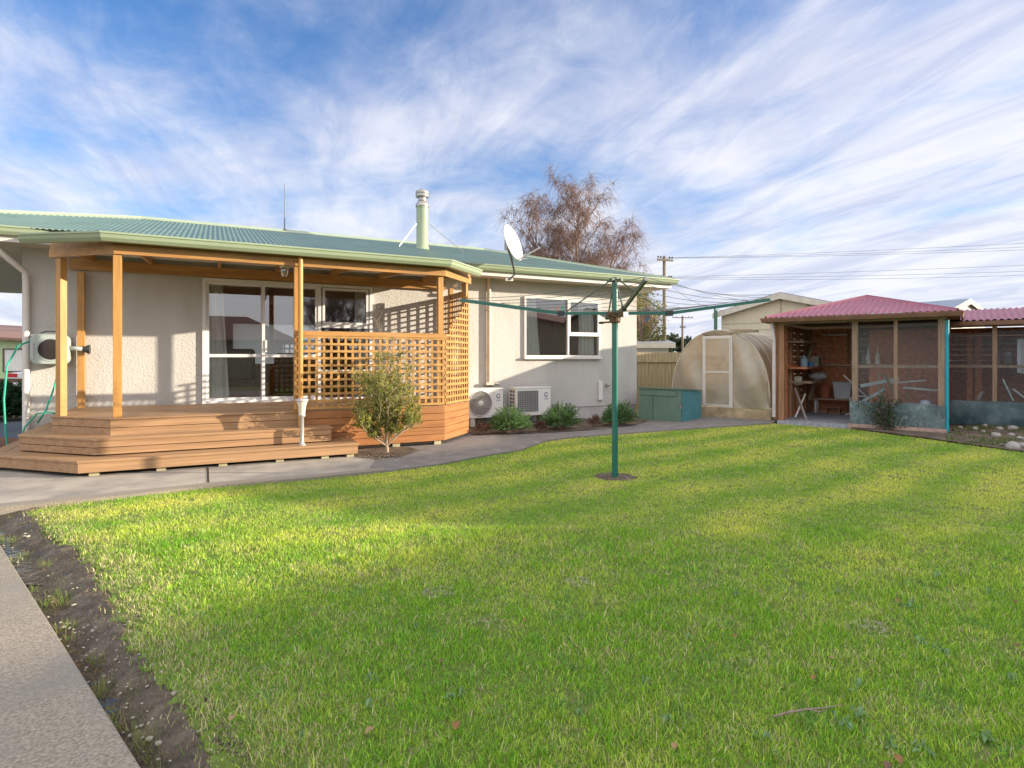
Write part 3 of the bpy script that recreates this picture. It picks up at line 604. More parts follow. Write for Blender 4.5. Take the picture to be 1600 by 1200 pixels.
f=MB(); y=WY-.0; MB().bb(1.635,DX1-.05,y-.03,y+.03,1.98,2.04).build('transom',M_alu,door); frame(f,1.66,DX1-.07,2.04,DZ1-.06,.04,y-.03,.03); f.build('window_sash',M_alu,door); MB().bb(1.635,DX1-.05,y-.02,y+.02,1.20,1.25).build('glazing_bar',M_alu,door)
pane(door,1.64,DX1-.05,2.04,DZ1-.06,y); pane(door,1.64,DX1-.05,DZ0+.05,1.98,y+.01)
MB().bb(.745,.775,WY-.055,WY-.036,1.55,1.75).build('handle',M_alu,door)
w_=MB(); frame(w_,WX0,WX1,WZ0,WZ1,.04,WY-.0,.09); w_.bb(6.63,6.665,WY-.045,WY+.04,WZ0+.04,WZ1-.04)
win=w_.build('window',M_wht,house,label='white framed three pane window right of the deck')
f=MB(); frame(f,6.665,WX1-.04,1.97,WZ1-.04,.035,WY-.03,.03); MB().bb(6.665,WX1-.04,WY-.04,WY+.02,1.925,1.97).build('transom',M_wht,win); f.build('window_sash',M_wht,win)
pane(win,WX0+.04,6.63,WZ0+.04,WZ1-.04,WY+.0); pane(win,6.665,WX1-.04,WZ0+.04,1.925,WY+.002); pane(win,6.70,WX1-.075,2.005,WZ1-.075,WY-.03)
MB().bb(WX0-.02,WX1+.02,WY-.09,WY-.001,WZ0-.04,WZ0-.001).build('sill',M_wht,win)
# --- rooms behind the glass
def room(x0,x1,y1,z0,z1,hole):
    b=MB(); y0=WY+.165
    c=(x0+x1)/2; b.bb(x0,c-1.1,y1,y1+.05,z0,z1); b.bb(c+1.1,x1,y1,y1+.05,z0,z1); b.bb(c-1.1,c+1.1,y1,y1+.05,2.4,z1); b.bb(c-1.1,c+1.1,y1,y1+.05,z0,1.3); b.bb(x0-.05,x0,y0,y1+.05,z0,z1); b.bb(x1,x1+.05,y0,y1+.05,z0,z1); b.bb(x0,x1,y0,y1,z1,z1+.03); return b  # back wall opening added to brighten the room
room(-1.6,4.7,17.7,.70,2.95,None).build('lounge_lining',M_room,house); MB().bb(-1.6,4.7,WY+.165,17.7,.66,.70).build('lounge_floor',M_roomf,house)
room(4.85,8.2,17.7,.70,2.95,None).build('kitchen_lining',M_room,house); MB().bb(4.85,8.2,WY+.165,17.7,.66,.70).build('kitchen_floor',M_roomf,house)
MB().bb(7.2,8.15,13.0,13.58,.70,1.6).bb(7.25,7.95,13.2,13.55,1.95,2.6).build('kitchen_cupboards',mat('cupboard_wood',(.34,.18,.09),rough=.5),house)
MB().bb(3.2,4.0,17.63,17.69,.72,2.7).build('inner_door',mat('inner_door',(.62,.58,.52)),house)
MB().bb(4.62,4.69,13.0,14.0,1.75,2.35).build('picture',mat('dark_picture',(.06,.06,.07),var=.5,vscale=6),house)
def curtain(x0,x1,z0,z1,y,slant=0,name='curtain',parent=None):
    V=[];Fc=[];n=int((x1-x0)/.012); rows=7
    for k in range(rows+1):
        t=k/rows
        for i in range(n+1):
            s=i/n; xx=x0+(x1-x0)*s*(1-slant*abs(t-.0)); V.append((xx,y+.028*math.sin(s*(x1-x0)*2*math.pi/.09+.6*math.sin(9*t))*(1-.25*t),z1-(z1-z0)*t))
    Fc=[(k*(n+1)+i,k*(n+1)+i+1,(k+1)*(n+1)+i+1,(k+1)*(n+1)+i) for k in range(rows) for i in range(n)]
    return MB().add(V,Fc)
for a in ((-.10,.12,.76,2.66,WY+.10,-.45),(2.24,2.46,.76,2.66,WY+.10,0),(5.65,5.95,1.52,2.69,WY+.10,-.30),(7.00,7.36,1.52,2.69,WY+.10,-.12)):
    curtain(*a).build('curtain',M_curt,house,smooth='all')
M_fill_blind = tinted('fill_blind', .75)  # translucent sheets over the added rear openings, glowing softly to light the rooms
for x0,x1,z0,z1 in ((.4,2.7,1.2,2.5),(5.4,7.6,1.2,2.5)):
    npmesh('rear_fill_blind',[(x0-3.0,7.27,z0-.0),(x1-3.0,7.27,z0),(x1-3.0,7.27,z1),(x0-3.0,7.27,z1)],[(0,1,2,3)],4,M_fill_blind,parent=house,colors=[(.8,.74,.64,1)]*4)
# furniture seen through the glass
ac = thing('armchair',(.30,11.55,.70),'brown leather armchair just inside the left glass door','armchair')
L_=Loc(ac)
MB().box(L_(0,0,.22),(.75,.7,.34)).build('seat',M_leather,ac,bevel=.05); MB().box(L_(0,.32,.55),(.75,.2,.75),rx=-.15).build('backrest',M_leather,ac,bevel=.06)
for s in (-1,1): MB().box(L_(s*.4,0,.32),(.17,.75,.6)).build('armrest',M_leather,ac,bevel=.06)
sf = thing('sofa',(2.15,13.2,.70),'low brown leather sofa further inside the room behind the glass doors','sofa')
L_=Loc(sf)
MB().box(L_(0,0,.22),(2.0,.8,.36)).build('seat',M_leather,sf,bevel=.05); MB().box(L_(0,.38,.5),(2.0,.22,.72)).build('backrest',M_leather,sf,bevel=.06)
for s in (-1,1): MB().box(L_(s*1.02,0,.3),(.2,.85,.58)).build('armrest',M_leather,sf,bevel=.06)
o=MB().box((1.75,13.05,1.25),(.55,.2,.38),rx=-.3).build('cushion',M_orange,loc=(1.75,13.05,1.1),bevel=.07); tag(o,'orange cushion on the leather sofa seen through the glass','cushion')
# --- flue
fl = thing('flue_pipe',(4.15,12.6,3.90),'pale green chimney flue with silver cowl on the roof','chimney')
MB().lathe((4.15,12.6,3.84),[(.19,0),(.16,.03),(.15,.10),(.133,.13),(.133,.95),(.137,.955),(.137,.965),(.133,.97),(.133,1.06)],20).build('flue_casing',M_gut,fl,smooth=True)
MB().lathe((4.15,12.6,3.84),[(.148,1.0),(.15,1.04),(.10,1.13),(.09,1.14),(.09,1.2),(.145,1.215),(.15,1.23),(.15,1.27),(.143,1.28),(.15,1.29),(.15,1.335),(.14,1.35),(.12,1.36),(.05,1.40),(0,1.405)],20).build('cowl',M_galv,fl,smooth=True)
for q in ((3.55,12.35,3.87),(5.02,12.30,3.86)):
    MB().tube([(4.15+(.12 if q[0]>4.15 else -.12),12.55,4.48),q],.008,5).build('stay_rod',M_galv,fl)
an=MB().tube([(1.40,14.0,4.3),(1.40,14.0,5.36)],[.014,.008],6).lathe((1.40,14.0,4.29),[(.05,0),(.04,.05),(.015,.07)],10).build('antenna_mast',M_wire,loc=(1.40,14.0,4.29)); tag(an,'thin bare antenna rod standing on the roof ridge','antenna')
# --- satellite dish
sdh = thing('satellite_dish',(5.02,9.84,2.98),'white oval satellite dish on a bracket at the gutter','satellite dish')
def camdir(l,d,z): x,y=cw(l,d); return Vector((x,y,z))
nrm = camdir(.86,-.42,.30).normalized(); t_=10.55; ctr = Vector((*cw(2/F*t_,t_), H+181/F*t_))
upv=(Vector((0,0,1))-nrm*nrm.z).normalized(); rtv=upv.cross(nrm)
b=MB(); n=36
rings=[(0,-.075),(.35,-.065),(.65,-.042),(.85,-.018),(1,.006),(1.03,.006),(1.03,-.01),(1,-.012),(.85,-.034),(.65,-.056),(.35,-.08),(0,-.09)]
for q,h in rings:
    for j in range(n):
        a=2*math.pi*j/n; b.v.append(tuple(ctr+nrm*h+upv*math.sin(a)*.335*max(q,.001)+rtv*math.cos(a)*.305*max(q,.001)))
for i in range(len(rings)-1):
    for j in range(n): b.f.append((i*n+j,i*n+(j+1)%n,(i+1)*n+(j+1)%n,(i+1)*n+j))
b.build('dish',mat('dish_white',(.74,.70,.68),rough=.4,var=.02),sdh,smooth='all')
bot=ctr-upv*.335; tip=bot+camdir(.42,-.12,.22)*1.0
MB().beam(tuple(bot-upv*0+nrm*-.02),tuple(tip),.02,.025).beam(tuple(bot-rtv*.12+nrm*0),tuple(bot+camdir(.16,-.02,.02)),.012,.012).build('feed_arm',M_galv,sdh)
MB().tube([tip,tip+camdir(-.07,.0,.05)],[.03,.02],10).box(tuple(tip+Vector((0,0,.02))),(.07,.05,.05)).build('receiver',M_blk,sdh)
m0=Vector((4.93,9.80,2.93)); 
MB().tube([m0,m0+camdir(.10,0,.10),ctr-nrm*.12-upv*.25,ctr-nrm*.14],.02,8).build('bracket_pole',mat('bracket',(.12,.13,.13),rough=.5,metal=.4),sdh)
MB().box(tuple(m0+Vector((0,.03,0))),(.16,.05,.05)).build('bracket_foot',M_galv,sdh); MB().box(tuple(ctr-nrm*.11),(.1,.1,.18)).build('bracket_plate',M_galv,sdh)
# --- small round lamp under the left eave
el_=MB().lathe((-2.92,10.05,2.86),[(0,0),(.09,.01),(.12,.05),(.12,.09),(.05,.10),(.04,.16)],18).build('eave_lamp',M_plw,loc=(-2.92,10.05,2.86),smooth=True); tag(el_,'round white lamp hanging under the far left eave','lamp')
vs=MB().lathe((4.1,10.5,2.86),[(0,-.14),(.03,-.13),(.045,-.09),(.04,-.03),(.06,0)],12,axis=(0,1,0)).build('sensor_light',M_plw,loc=(4.1,10.5,2.8),smooth=True); tag(vs,'small white sensor light on the wall under the deck roof','sensor light')
# ================================================================ DECK
deck = thing('deck', (1.2,9.2,0), 'raised timber deck with stained posts, lattice and green edged roof','deck')
PZ=.665
def outline(off, x0=-1.95, right=None):
    k=math.tan(R(22.5))*off
    return k
# deck floor boards
DP=[(-1.95,11.46),(-1.95,9.93),(-1.2,9.2),(3.40,9.2),(4.14,9.94),(4.14,10.49)]
b=MB()
yb=9.2
while yb<11.44:
    y2=min(yb+.134,11.46)
    def xl(y): return -1.2-(y-9.2)*.75/.73 if y<9.93 else -1.95
    def xr(y): return 3.40+(y-9.2) if y<9.94 else 4.14
    b.prism([(xl(yb),yb),(xr(yb),yb),(xr(y2),y2),(xl(y2),y2)],PZ-.022,PZ); yb+=.14
b.build('deck_boards',M_deck,deck)
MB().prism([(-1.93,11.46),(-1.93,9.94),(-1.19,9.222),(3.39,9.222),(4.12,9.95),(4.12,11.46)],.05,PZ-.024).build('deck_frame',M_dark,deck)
def fascia_boards(b, path, z0, z1, nb, th=.02, gap=.004):
    h=(z1-z0)/nb
    for k in range(nb):
        a,c=z0+k*h+gap, z0+(k+1)*h-(gap if k<nb-1 else 0); b.sweep(path,[(0,a),(th,a),(th,c),(0,c)])
def nose(b,path,z,out=.012): b.sweep(path,[(-.12,z-.022),(out,z-.022),(out+.004,z-.012),(out,z),(-.12,z)])
b=MB(); fascia_boards(b,[(-1.95,11.44),(-1.95,9.93),(-1.2,9.2),(1.16,9.2)],.44,PZ-.023,2); b.build('riser_boards',M_deck,deck)
b=MB(); fascia_boards(b,[(1.18,9.2),(3.40,9.2),(4.14,9.94),(4.14,11.44)],.09,PZ-.01,5); b.build('skirting_boards',M_skirt,deck)
b=MB(); nose(b,[(-1.95,11.44),(-1.95,9.93),(-1.2,9.2),(1.16,9.2)],PZ+.003,.03); b.build('edge_board',M_deck,deck)
def step(off, ztop, zbot, xr, name, nb, yf):
    k=off*math.tan(R(21)); P=[(-1.95-off,11.44),(-1.95-off,9.93-k),(-1.2-k,9.2-off),(xr,9.2-off),(xr,9.19)]
    st=MB(); poly=[(-1.95-off+.0,11.44),(-1.95-off,9.93-k),(-1.2-k,9.2-off),(xr,9.2-off),(xr,9.16),(-1.16,9.16),(-1.9,9.9),(-1.9,11.44)]
    st.prism(poly,ztop-.022,ztop); so=st.build(name,M_deck,deck)
    f=MB(); fascia_boards(f,P,zbot,ztop-.024,nb,.018); f.build('riser',M_deck,so)
    g=MB(); g.sweep(P,[(-.02,ztop-.03),(.03,ztop-.03),(.034,ztop-.01),(.03,ztop+.003),(-.135,ztop+.003),(-.135,ztop-.02)]); g.build('tread_edge',M_deck,so)
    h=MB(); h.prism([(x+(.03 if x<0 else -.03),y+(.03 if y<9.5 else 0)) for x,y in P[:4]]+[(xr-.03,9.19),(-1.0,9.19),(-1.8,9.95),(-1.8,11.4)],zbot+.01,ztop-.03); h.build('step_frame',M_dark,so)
    return so
step(.32,.445,.24,1.51,'step',2,0); step(.63,.226,.075,1.83,'step',1,0)
M_bear=mat('pale_bearer',(.40,.36,.22),rough=.8,var=.2)
for x in (-1.3,-.6,.1,.8,1.4,1.75): MB().bb(x-.05,x+.05,8.60,9.1,.026,.09).build('bearer_block',M_bear,deck)
for x in (-2.3,-1.85): MB().box((x,9.35+(-1.85-x)*.9,.058),(.1,.5,.064),rz=.6).build('bearer_block',M_bear,deck)
for x in (2.6,3.3): MB().bb(x-.06,x+.06,9.21,9.3,.026,.10).build('bearer_block',M_bear,deck)
# posts
PS=.092; BZ=2.82
posts=[(-1.14,9.25,0,.092),(-1.86,9.90,R(-44),.092),(-1.88,11.36,0,.095),(4.14,10.80,0,.09),(3.36,9.27,0,.088),(4.08,9.93,R(45),.088)]
for x,y,rz,s in posts: MB().box((x,y,(PZ+BZ)/2),(s,s,BZ-PZ),rz=rz).build('post',M_tim,deck,bevel=.004)
MB().box((1.10,9.25,(.445+BZ+.1)/2),(.09,.09,BZ+.1-.445)).build('post',M_tim,deck,bevel=.004)
MB().tube([(1.13,9.10,.45),(1.13,9.10,2.93),],.036,14).build('downpipe',mat('painted_pipe',(.55,.27,.07),rough=.35,var=.05),deck,smooth=True)
# beam, rafters, ceiling
BP=[(-1.98,9.96),(-1.16,9.21),(3.41,9.21),(4.20,10.0)]
MB().sweep(BP,[(0,BZ),(.035,BZ),(.035,BZ+.115),(0,BZ+.115)]).build('beam',M_timx,deck)
MB().sweep(BP,[(.0,BZ+.118),(.018,BZ+.118),(.018,BZ+.19),(0,BZ+.19)]).build('beam_plate',M_timx,deck)
MB().bb(-2.05,4.25,11.39,11.455,2.86,3.03).build('ledger_beam',M_timx,deck)
for x0,x1 in ((-.92,-.92),(.07,.07),(1.0,1.0),(1.95,1.95),(2.85,2.85)):
    MB().beam((x0,9.24,2.90),(x1,11.39,3.05),.045,.10).build('rafter',M_timx,deck)
MB().beam((-1.72,9.75,2.90),(-1.72,11.39,3.05),.045,.10).build('rafter',M_timx,deck)
MB().beam((3.75,9.6,2.91),(3.75,11.39,3.05),.045,.10).build('rafter',M_timx,deck)
MB().add([(-2.0,9.98,2.965),(-1.14,9.23,2.965),(3.40,9.23,2.965),(4.18,10.0,2.985),(4.18,11.45,3.11),(-2.0,11.45,3.11)],[(0,1,2,3,4,5)]).build('ceiling',M_wht,deck)
# roof + gutter
GPATH=[(-2.10,9.62),(-1.25,8.97),(3.42,8.97),(4.22,9.70)]
gutter([(-2.20,9.70),(-1.25,9.05),(3.40,9.05),(4.27,9.84)],3.06).build('gutter',M_gut,deck)
GX0,GX1=-2.15,4.24
def v0(u):
    x=GX0+u
    if x<-1.25: return (-1.25-x)*.68
    if x>3.40: return (x-3.40)*.9
    return 0
MB().corr((GX0,9.03,3.055),(1,0,0),(0,1,.150),GX1-GX0,v0,lambda u:1.86).build('roof_sheet',M_roof,deck,smooth='all')
# lattice panels
def lattice(p0,p1,z0,ztop,name,pitch=.107,sw=.036,rail=True,post_z=None):
    p0=Vector((*p0,0));p1=Vector((*p1,0));d=p1-p0;Ln=d.length;d.normalize();nn=Vector((d.y,-d.x,0)); b=MB()
    zt=ztop if callable(ztop) else (lambda s:ztop)
    k=int(round(Ln/pitch)); st=Ln/k
    for i in range(k+1):
        s=i*st; s=min(max(s,sw/2),Ln-sw/2); q=p0+d*s+nn*.006; h=zt(s)
        b.beam(tuple(q+Vector((0,0,z0))),tuple(q+Vector((0,0,h))),.011,sw,up=tuple(d)) if False else b.box(tuple(q+Vector((0,0,(z0+h)/2))),(sw,.011,h-z0),rz=math.atan2(d.y,d.x))
    z=z0+sw/2
    while z<max(zt(0),zt(Ln)):
        s0=0
        if zt(0)<z and zt(Ln)>zt(0): s0=Ln*(z-zt(0))/(zt(Ln)-zt(0))
        if Ln-s0>.02:
            c=p0+d*((s0+Ln)/2)-nn*-.0185; b.box((c.x,c.y,z),(Ln-s0,.011,sw),rz=math.atan2(d.y,d.x))
        z+=pitch
    o=b.build(name,M_lat,deck)
    return o,(p0,d,nn,Ln)
l1,_=lattice((1.05,9.19),(3.405,9.19),PZ+.02,1.80,'lattice_panel')
MB().bb(1.05,3.42,9.155,9.215,1.79,1.86).build('top_rail',M_timx,l1)
l2,_=lattice((3.42,9.20),(4.14,9.92),PZ+.02,lambda s:1.84+(2.62-1.84)*max(0,min(1,(s/1.02-.12)/.88)),'lattice_panel',pitch=.103)
l3,_=lattice((4.14,9.96),(4.14,11.44),PZ+.02,2.60,'lattice_panel',pitch=.103)
MB().bb(4.12,4.16,9.96,11.44,2.60,2.70).build('top_rail',M_timx,l3)
# lamps on the deck
cl=thing('ceiling_lamp',(.94,9.42,2.84),'clear ribbed glass jar lamp hanging under the deck beam beside the round pipe','lamp')
MB().lathe((.94,9.42,2.845),[(.07,0),(.07,-.02),(.05,-.03)],18).build('fitting',M_plw,cl,smooth=True)
MB().lathe((.94,9.42,2.815),[(.055,0),(.062,-.02),(.055,-.07),(.04,-.12),(.02,-.135),(0,-.137)],18).build('glass_shade',glass('lamp_glass',.35,(.8,.8,.8)),cl,smooth=True)
bl=thing('bollard_lamp',(1.10,8.70,.229),'pale metal bollard lamp with flared glass head on the lowest step','lamp')
MB().lathe((1.10,8.70,.229),[(.055,0),(.055,.012),(.036,.02),(.027,.05),(.027,.39),(.032,.40)],18).build('pole',mat('lamp_metal',(.42,.41,.39),rough=.35,metal=.3),bl,smooth=True)
MB().lathe((1.10,8.70,.229),[(.046,.40),(.05,.41),(.046,.43),(.042,.432)],18).build('collar',mat('lamp_metal',(.58,.56,.52)),bl,smooth=True)
MB().lathe((1.10,8.70,.229),[(.0,.655),(.06,.658),(.088,.645),(.092,.63),(.084,.622),(0,.62)],20).build('lamp_cap',mat('lamp_metal2',(.50,.50,.49),rough=.35,metal=.3),bl,smooth=True)
MB().lathe((1.10,8.70,.229),[(.042,.43),(.046,.48),(.056,.55),(.078,.62)],18).build('lamp_glass',mat('frosted_glass',(.66,.60,.50),rough=.2,var=.1),bl,smooth=True)
# --- hose reel on the left wall
hr=thing('hose_reel',(-2.1,10.4,1.3),'grey green wall mounted hose reel box with round dark window','hose reel')
b=MB(); 
def rrect(cx,cz,w,h,r,n=6):
    pts=[]
    for sx,sz,a0 in ((1,1,0),(-1,1,90),(-1,-1,180),(1,-1,270)):
        for i in range(n+1):
            a=R(a0+90*i/n); pts.append((cx+sx*(w/2-r)+math.cos(a)*r, cz+sz*(h/2-r)+math.sin(a)*r))
    return pts
P=rrect(-2.06,1.575,.44,.44,.10); n=len(P)
vs=[];
for y,s in ((10.46,.9),(10.40,1.0),(10.26,1.0),(10.22,.9)): vs+=[(-2.06+(x+2.06)*s,y,1.575+(z-1.575)*s) for x,z in P]
fs=[(k*n+i,(k+1)*n+i,(k+1)*n+(i+1)%n,k*n+(i+1)%n) for k in range(3) for i in range(n)]+[tuple(3*n+i for i in range(n))]
b.add(vs,fs).build('case',mat('reel_case',(.40,.46,.43),rough=.5,var=.03),hr,smooth=True)
MB().lathe((-2.04,10.222,1.575),[(.165,.01),(.165,-.012),(.145,-.012),(.145,.002)],28,axis=(0,1,0)).build('window_ring',mat('reel_ring',(.36,.42,.40),rough=.5),hr,smooth=True)
MB().lathe((-2.04,10.21,1.575),[(.0,.0),(.14,.003),(.146,.008)],28,axis=(0,1,0)).build('reel_window',mat('reel_dark',(.035,.03,.03),rough=.15),hr,smooth=True)
MB().tube([(-2.2,10.34,1.79),(-2.12,10.34,1.83),(-1.98,10.34,1.83),(-1.9,10.34,1.79)],.012,6).build('carry_handle',M_blk,hr)
MB().box((-2.24,10.215,1.55),(.03,.015,.22)).build('latch',M_plg,hr,bevel=.004)
h1=MB().tube([(-2.27,10.30,1.70),(-2.40,10.22,1.62),(-2.50,10.15,1.35),(-2.52,10.10,.9),(-2.5,10.08,.5),(-2.46,10.05,.18),(-2.40,10.05,.06)],.013,8).build('garden_hose',M_hose,loc=(-2.4,10.1,0),smooth='all'); tag(h1,'green garden hose hanging from the left side of the reel','hose')
h2=MB().tube([(-1.97,10.3,1.35),(-1.98,10.28,1.2),(-2.02,10.25,1.0),(-2.1,10.25,.72),(-2.2,10.28,.55)],.012,8).tube([(-2.38,10.2,.2),(-2.33,10.22,.5),(-2.2,10.24,.68),(-2.05,10.26,.7),(-1.93,10.3,.62)],.011,8).build('garden_hose',M_hose,loc=(-2.1,10.25,.2),smooth='all'); tag(h2,'thin green hose looping down from the bottom of the reel','hose')
tp=thing('outdoor_tap',(-1.77,10.42,1.5),'black and grey tap fitting on the wall behind the deck post','tap')
MB().tube([(-1.85,10.3,1.60),(-1.66,10.3,1.58)],.03,10).build('spout',M_plg,tp,smooth='all'); MB().lathe((-1.66,10.3,1.58),[(.03,-.03),(.045,0),(.07,.05),(.07,.06),(0,.06)],14,axis=(1,0,0)).build('nozzle',M_blk,tp,smooth=True)
# --- heat pumps
def heat_pump(x0,x1,yf,z0,z1,label,fan):
    t=thing('heat_pump',((x0+x1)/2,yf+.15,0),label,'heat pump',group='heat pumps against the house wall')
    case=MB().bb(x0,x1,yf,yf+.30,z0,z1-.03).build('case',M_plw,t,bevel=.008)
    MB().bb(x0-.008,x1+.008,yf-.008,yf+.305,z1-.029,z1).build('lid',M_plw,t,bevel=.006)
    gx=x0+(x1-x0)*.365; gz=(z0+z1)/2-.0; rad=(z1-z0)*.41
    if fan:
        MB().lathe((gx,yf-.004,gz),[(0,.0),(rad,.0)],32,axis=(0,-1,0)).build('fan_opening',mat('fan_dark',(.16,.15,.15),rough=.6),t)
        g=MB()
        for k in range(34):
            a=2*math.pi*k/34; pts=[]
            for q in (.16,.4,.65,.85,1.0):
                aa=a+.9*(q-.16); pts.append((gx+math.cos(aa)*rad*q,yf-.012-.012*(1-q),gz+math.sin(aa)*rad*q))
            g.tube(pts,.0028,4,False)
        g.lathe((gx,yf-.002,gz),[(rad,.0),(rad+.004,.018),(rad+.02,.010),(rad+.02,0)],32,axis=(0,-1,0)); g.build('fan_guard',M_plw,t)
        MB().lathe((gx,yf-.012,gz),[(.045,0),(.05,.012),(.03,.022),(0,.024)],18,axis=(0,-1,0)).build('fan_hub',M_plw,t,smooth=True)
    else:
        w=(x1-x0)*.31
        MB().add([(gx-w,yf-.003,z0+.08),(gx+w*.86,yf-.003,z0+.08),(gx+w*.86,yf-.003,z1-.07),(gx-w,yf-.003,z1-.07)],[(0,1,2,3)]).build('fan_opening',mat('fan_dark',(.16,.15,.15),rough=.6),t)
        g=MB()
        for k in range(13): g.bb(gx-w+k*w*1.86/12-.003,gx-w+k*w*1.86/12+.003,yf-.012,yf-.006,z0+.07,z1-.06)
        for k in range(11): zz=z0+.08+k*(z1-z0-.15)/10; g.bb(gx-w,gx+w*.86,yf-.016,yf-.0125,zz-.002,zz+.002)
        g.build('fan_guard',M_plg,t)
        s=MB()
        for k in range(6): s.bb(x0-.004,x0-.001,yf+.05,yf+.12,z0+.10+k*.07,z0+.145+k*.07); s.bb(x0-.004,x0-.001,yf+.15,yf+.24,z0+.10+k*.07,z0+.145+k*.07)
        s.build('side_vents',mat('fan_dark',(.16,.15,.15),rough=.6),t)
    px_=x0+(x1-x0)*.745
    MB().bb(px_,x1-.012,yf-.006,yf-.0005,z0+.06,z1-.06).build('service_panel',M_plw,t,bevel=.003)
    lx=(px_+x1)/2-.006; lz=z1-.155
    lg=MB(); n=14
    for a0,a1,r0,r1 in ((40,290,.030,.046),):
        for k in range(n):
            q0=R(a0+(a1-a0)*k/n); q1=R(a0+(a1-a0)*(k+1)/n)
            lg.add([(lx+math.cos(q0)*r0,yf-.0075,lz+math.sin(q0)*r0),(lx+math.cos(q0)*r1,yf-.0075,lz+math.sin(q0)*r1),(lx+math.cos(q1)*r1,yf-.0075,lz+math.sin(q1)*r1),(lx+math.cos(q1)*r0,yf-.0075,lz+math.sin(q1)*r0)],[(0,1,2,3)])
    lg.build('logo_ring',mat('logo_navy',(.02,.05,.22),rough=.4),t)
    MB().lathe((lx+.018,yf-.0075,lz-.016),[(0,0),(.017,0)],14,axis=(0,-1,0)).build('logo_dot',mat('logo_red',(.55,.06,.12),rough=.4),t)
    fc=bpy.data.curves.new('logo_text','FONT'); fc.body='GREE'; fc.size=.042; fc.align_x='CENTER'; fo=bpy.data.objects.new('logo_text',fc); COL.objects.link(fo)
    dg=bpy.context.evaluated_depsgraph_get(); me=bpy.data.meshes.new_from_object(fo.evaluated_get(dg)); bpy.data.objects.remove(fo); me.materials.clear(); me.materials.append(MATS['logo_navy'])
    to=bpy.data.objects.new('logo_text',me); COL.objects.link(to); to.parent=t; inv=wmat(t).inverted(); to.location=inv @ Vector((lx,yf-.0078,lz-.095)); to.rotation_euler=(R(90),0,0)
    for xx in (x0+.12,x1-.12): MB().bb(xx-.05,xx+.05,yf+.02,yf+.28,z0-.16,z0-.002).build('foot_block',mat('foot_block',(.5,.47,.43),rough=.8),t)
    MB().bb(x0+.02,x1-.02,yf+.06,yf+.24,.03,z0-.16).build('plinth',M_concd,t)
    return t
heat_pump(4.185,4.93,10.08,.33,.885,'heat pump with round spiral fan guard next to the deck corner',True)
heat_pump(5.20,5.99,10.08,.33,.885,'heat pump with square grille half hidden behind the green shrub',False)
fm=MB().tube([(4.88,10.44,.95),(4.96,10.42,.95),(5.02,10.42,.93)],.02,8).bb(4.86,4.92,10.42,10.49,.92,.99).build('pipe_fitting',M_galv,loc=(4.9,10.45,.92)); tag(fm,'small metal pipe fitting above the heat pumps','pipe fitting')
st=thing('outdoor_socket',(7.52,10.49,.6),'white outdoor power point low on the wall behind the clothesline pole','power point')
MB().bb(7.42,7.52,10.44,10.499,.55,.95).build('cover',M_plw,st,bevel=.006); MB().tube([(7.62,10.45,.87),(7.68,10.45,.87)],.035,10).build('switch',M_galv,st)
# drain/rusty vent plate high on the wall
# ================================================================ CLOTHESLINE
clo = thing('rotary_clothesline',(CL[0],CL[1],0),'green four armed rotary clothesline on a tall pole in the lawn','clothesline')
cx,cy=CL
MB().tube([(cx,cy,-.05),(cx,cy,.06)],.043,16).tube([(cx,cy,.06),(cx,cy,2.42)],.037,18).build('pole',M_green,clo,smooth=True)
MB().lathe((cx,cy,2.40),[(.044,0),(.05,.01),(.05,.03),(.02,.045),(0,.045)],16).box((cx,cy,2.405),(.20,.05,.03),rz=.4).box((cx,cy,2.405),(.05,.20,.03),rz=.4).build('top_cap',M_olive,clo)
MB().lathe((cx,cy,1.93),[(.04,-.05),(.065,-.04),(.07,.0),(.07,.06),(.042,.09)],16).box((cx,cy,1.99),(.19,.10,.06),rz=-.45).box((cx,cy,1.985),(.10,.19,.06),rz=-.45).build('hub',M_rust,clo)
MB().tube([(cx,cy,1.90),(cx-.16*RT[0]-.02,cy-.16*RT[1],1.885)],.012,6).box((cx-.17*RT[0],cy-.17*RT[1],1.885),(.05,.03,.03)).build('crank_handle',M_rust,clo)
MB().box((cx+.10*RT[0],cy+.10*RT[1]-.03,1.985),(.07,.05,.06)).build('hub_bolt',M_galv,clo)
ang0=math.atan2(RT[1],RT[0])-R(1.5); ZH=2.0; ends=[]
def arm_pt(k,r): 
    a=ang0+k*math.pi/2; z=ZH if r<.66 else ZH+(r-.66)*.135
    return Vector((cx+math.cos(a)*r,cy+math.sin(a)*r,z))
for k,(col,Lr) in enumerate(((M_green,1.87),(M_green,1.9),(M_green,1.90),(M_olive,1.88))):
    MB().beam(arm_pt(k,.06),arm_pt(k,.67),.026,.034).beam(arm_pt(k,.66),arm_pt(k,Lr),.028,.038).build('arm',col,clo)
    MB().box(tuple(arm_pt(k,.66)),(.085,.05,.06),rz=ang0+k*math.pi/2).build('arm_bracket',M_blk,clo)
    MB().tube([(cx+math.cos(ang0+k*math.pi/2)*.06,cy+math.sin(ang0+k*math.pi/2)*.06,2.40),arm_pt(k,.60)+Vector((0,0,.02))],.010,6).build('strut',M_olive,clo)
    MB().tube([arm_pt(k,Lr-.001),arm_pt(k,Lr+.012)],.018,8).build('end_cap',M_galv,clo)
for r in (1.84,1.62,1.40,1.18,.96,.74):
    b=MB()
    for k in range(4):
        p=arm_pt(k,r)+Vector((0,0,.03)); q=arm_pt(k+1,r)+Vector((0,0,.03)); pts=[]
        for i in range(7): t=i/6; v=p.lerp(q,t); v.z-=.05*math.sin(math.pi*t)*r/1.8; pts.append(v)
        b.tube(pts,.0032,4,False)
    b.build('line_wire',M_wire,clo)
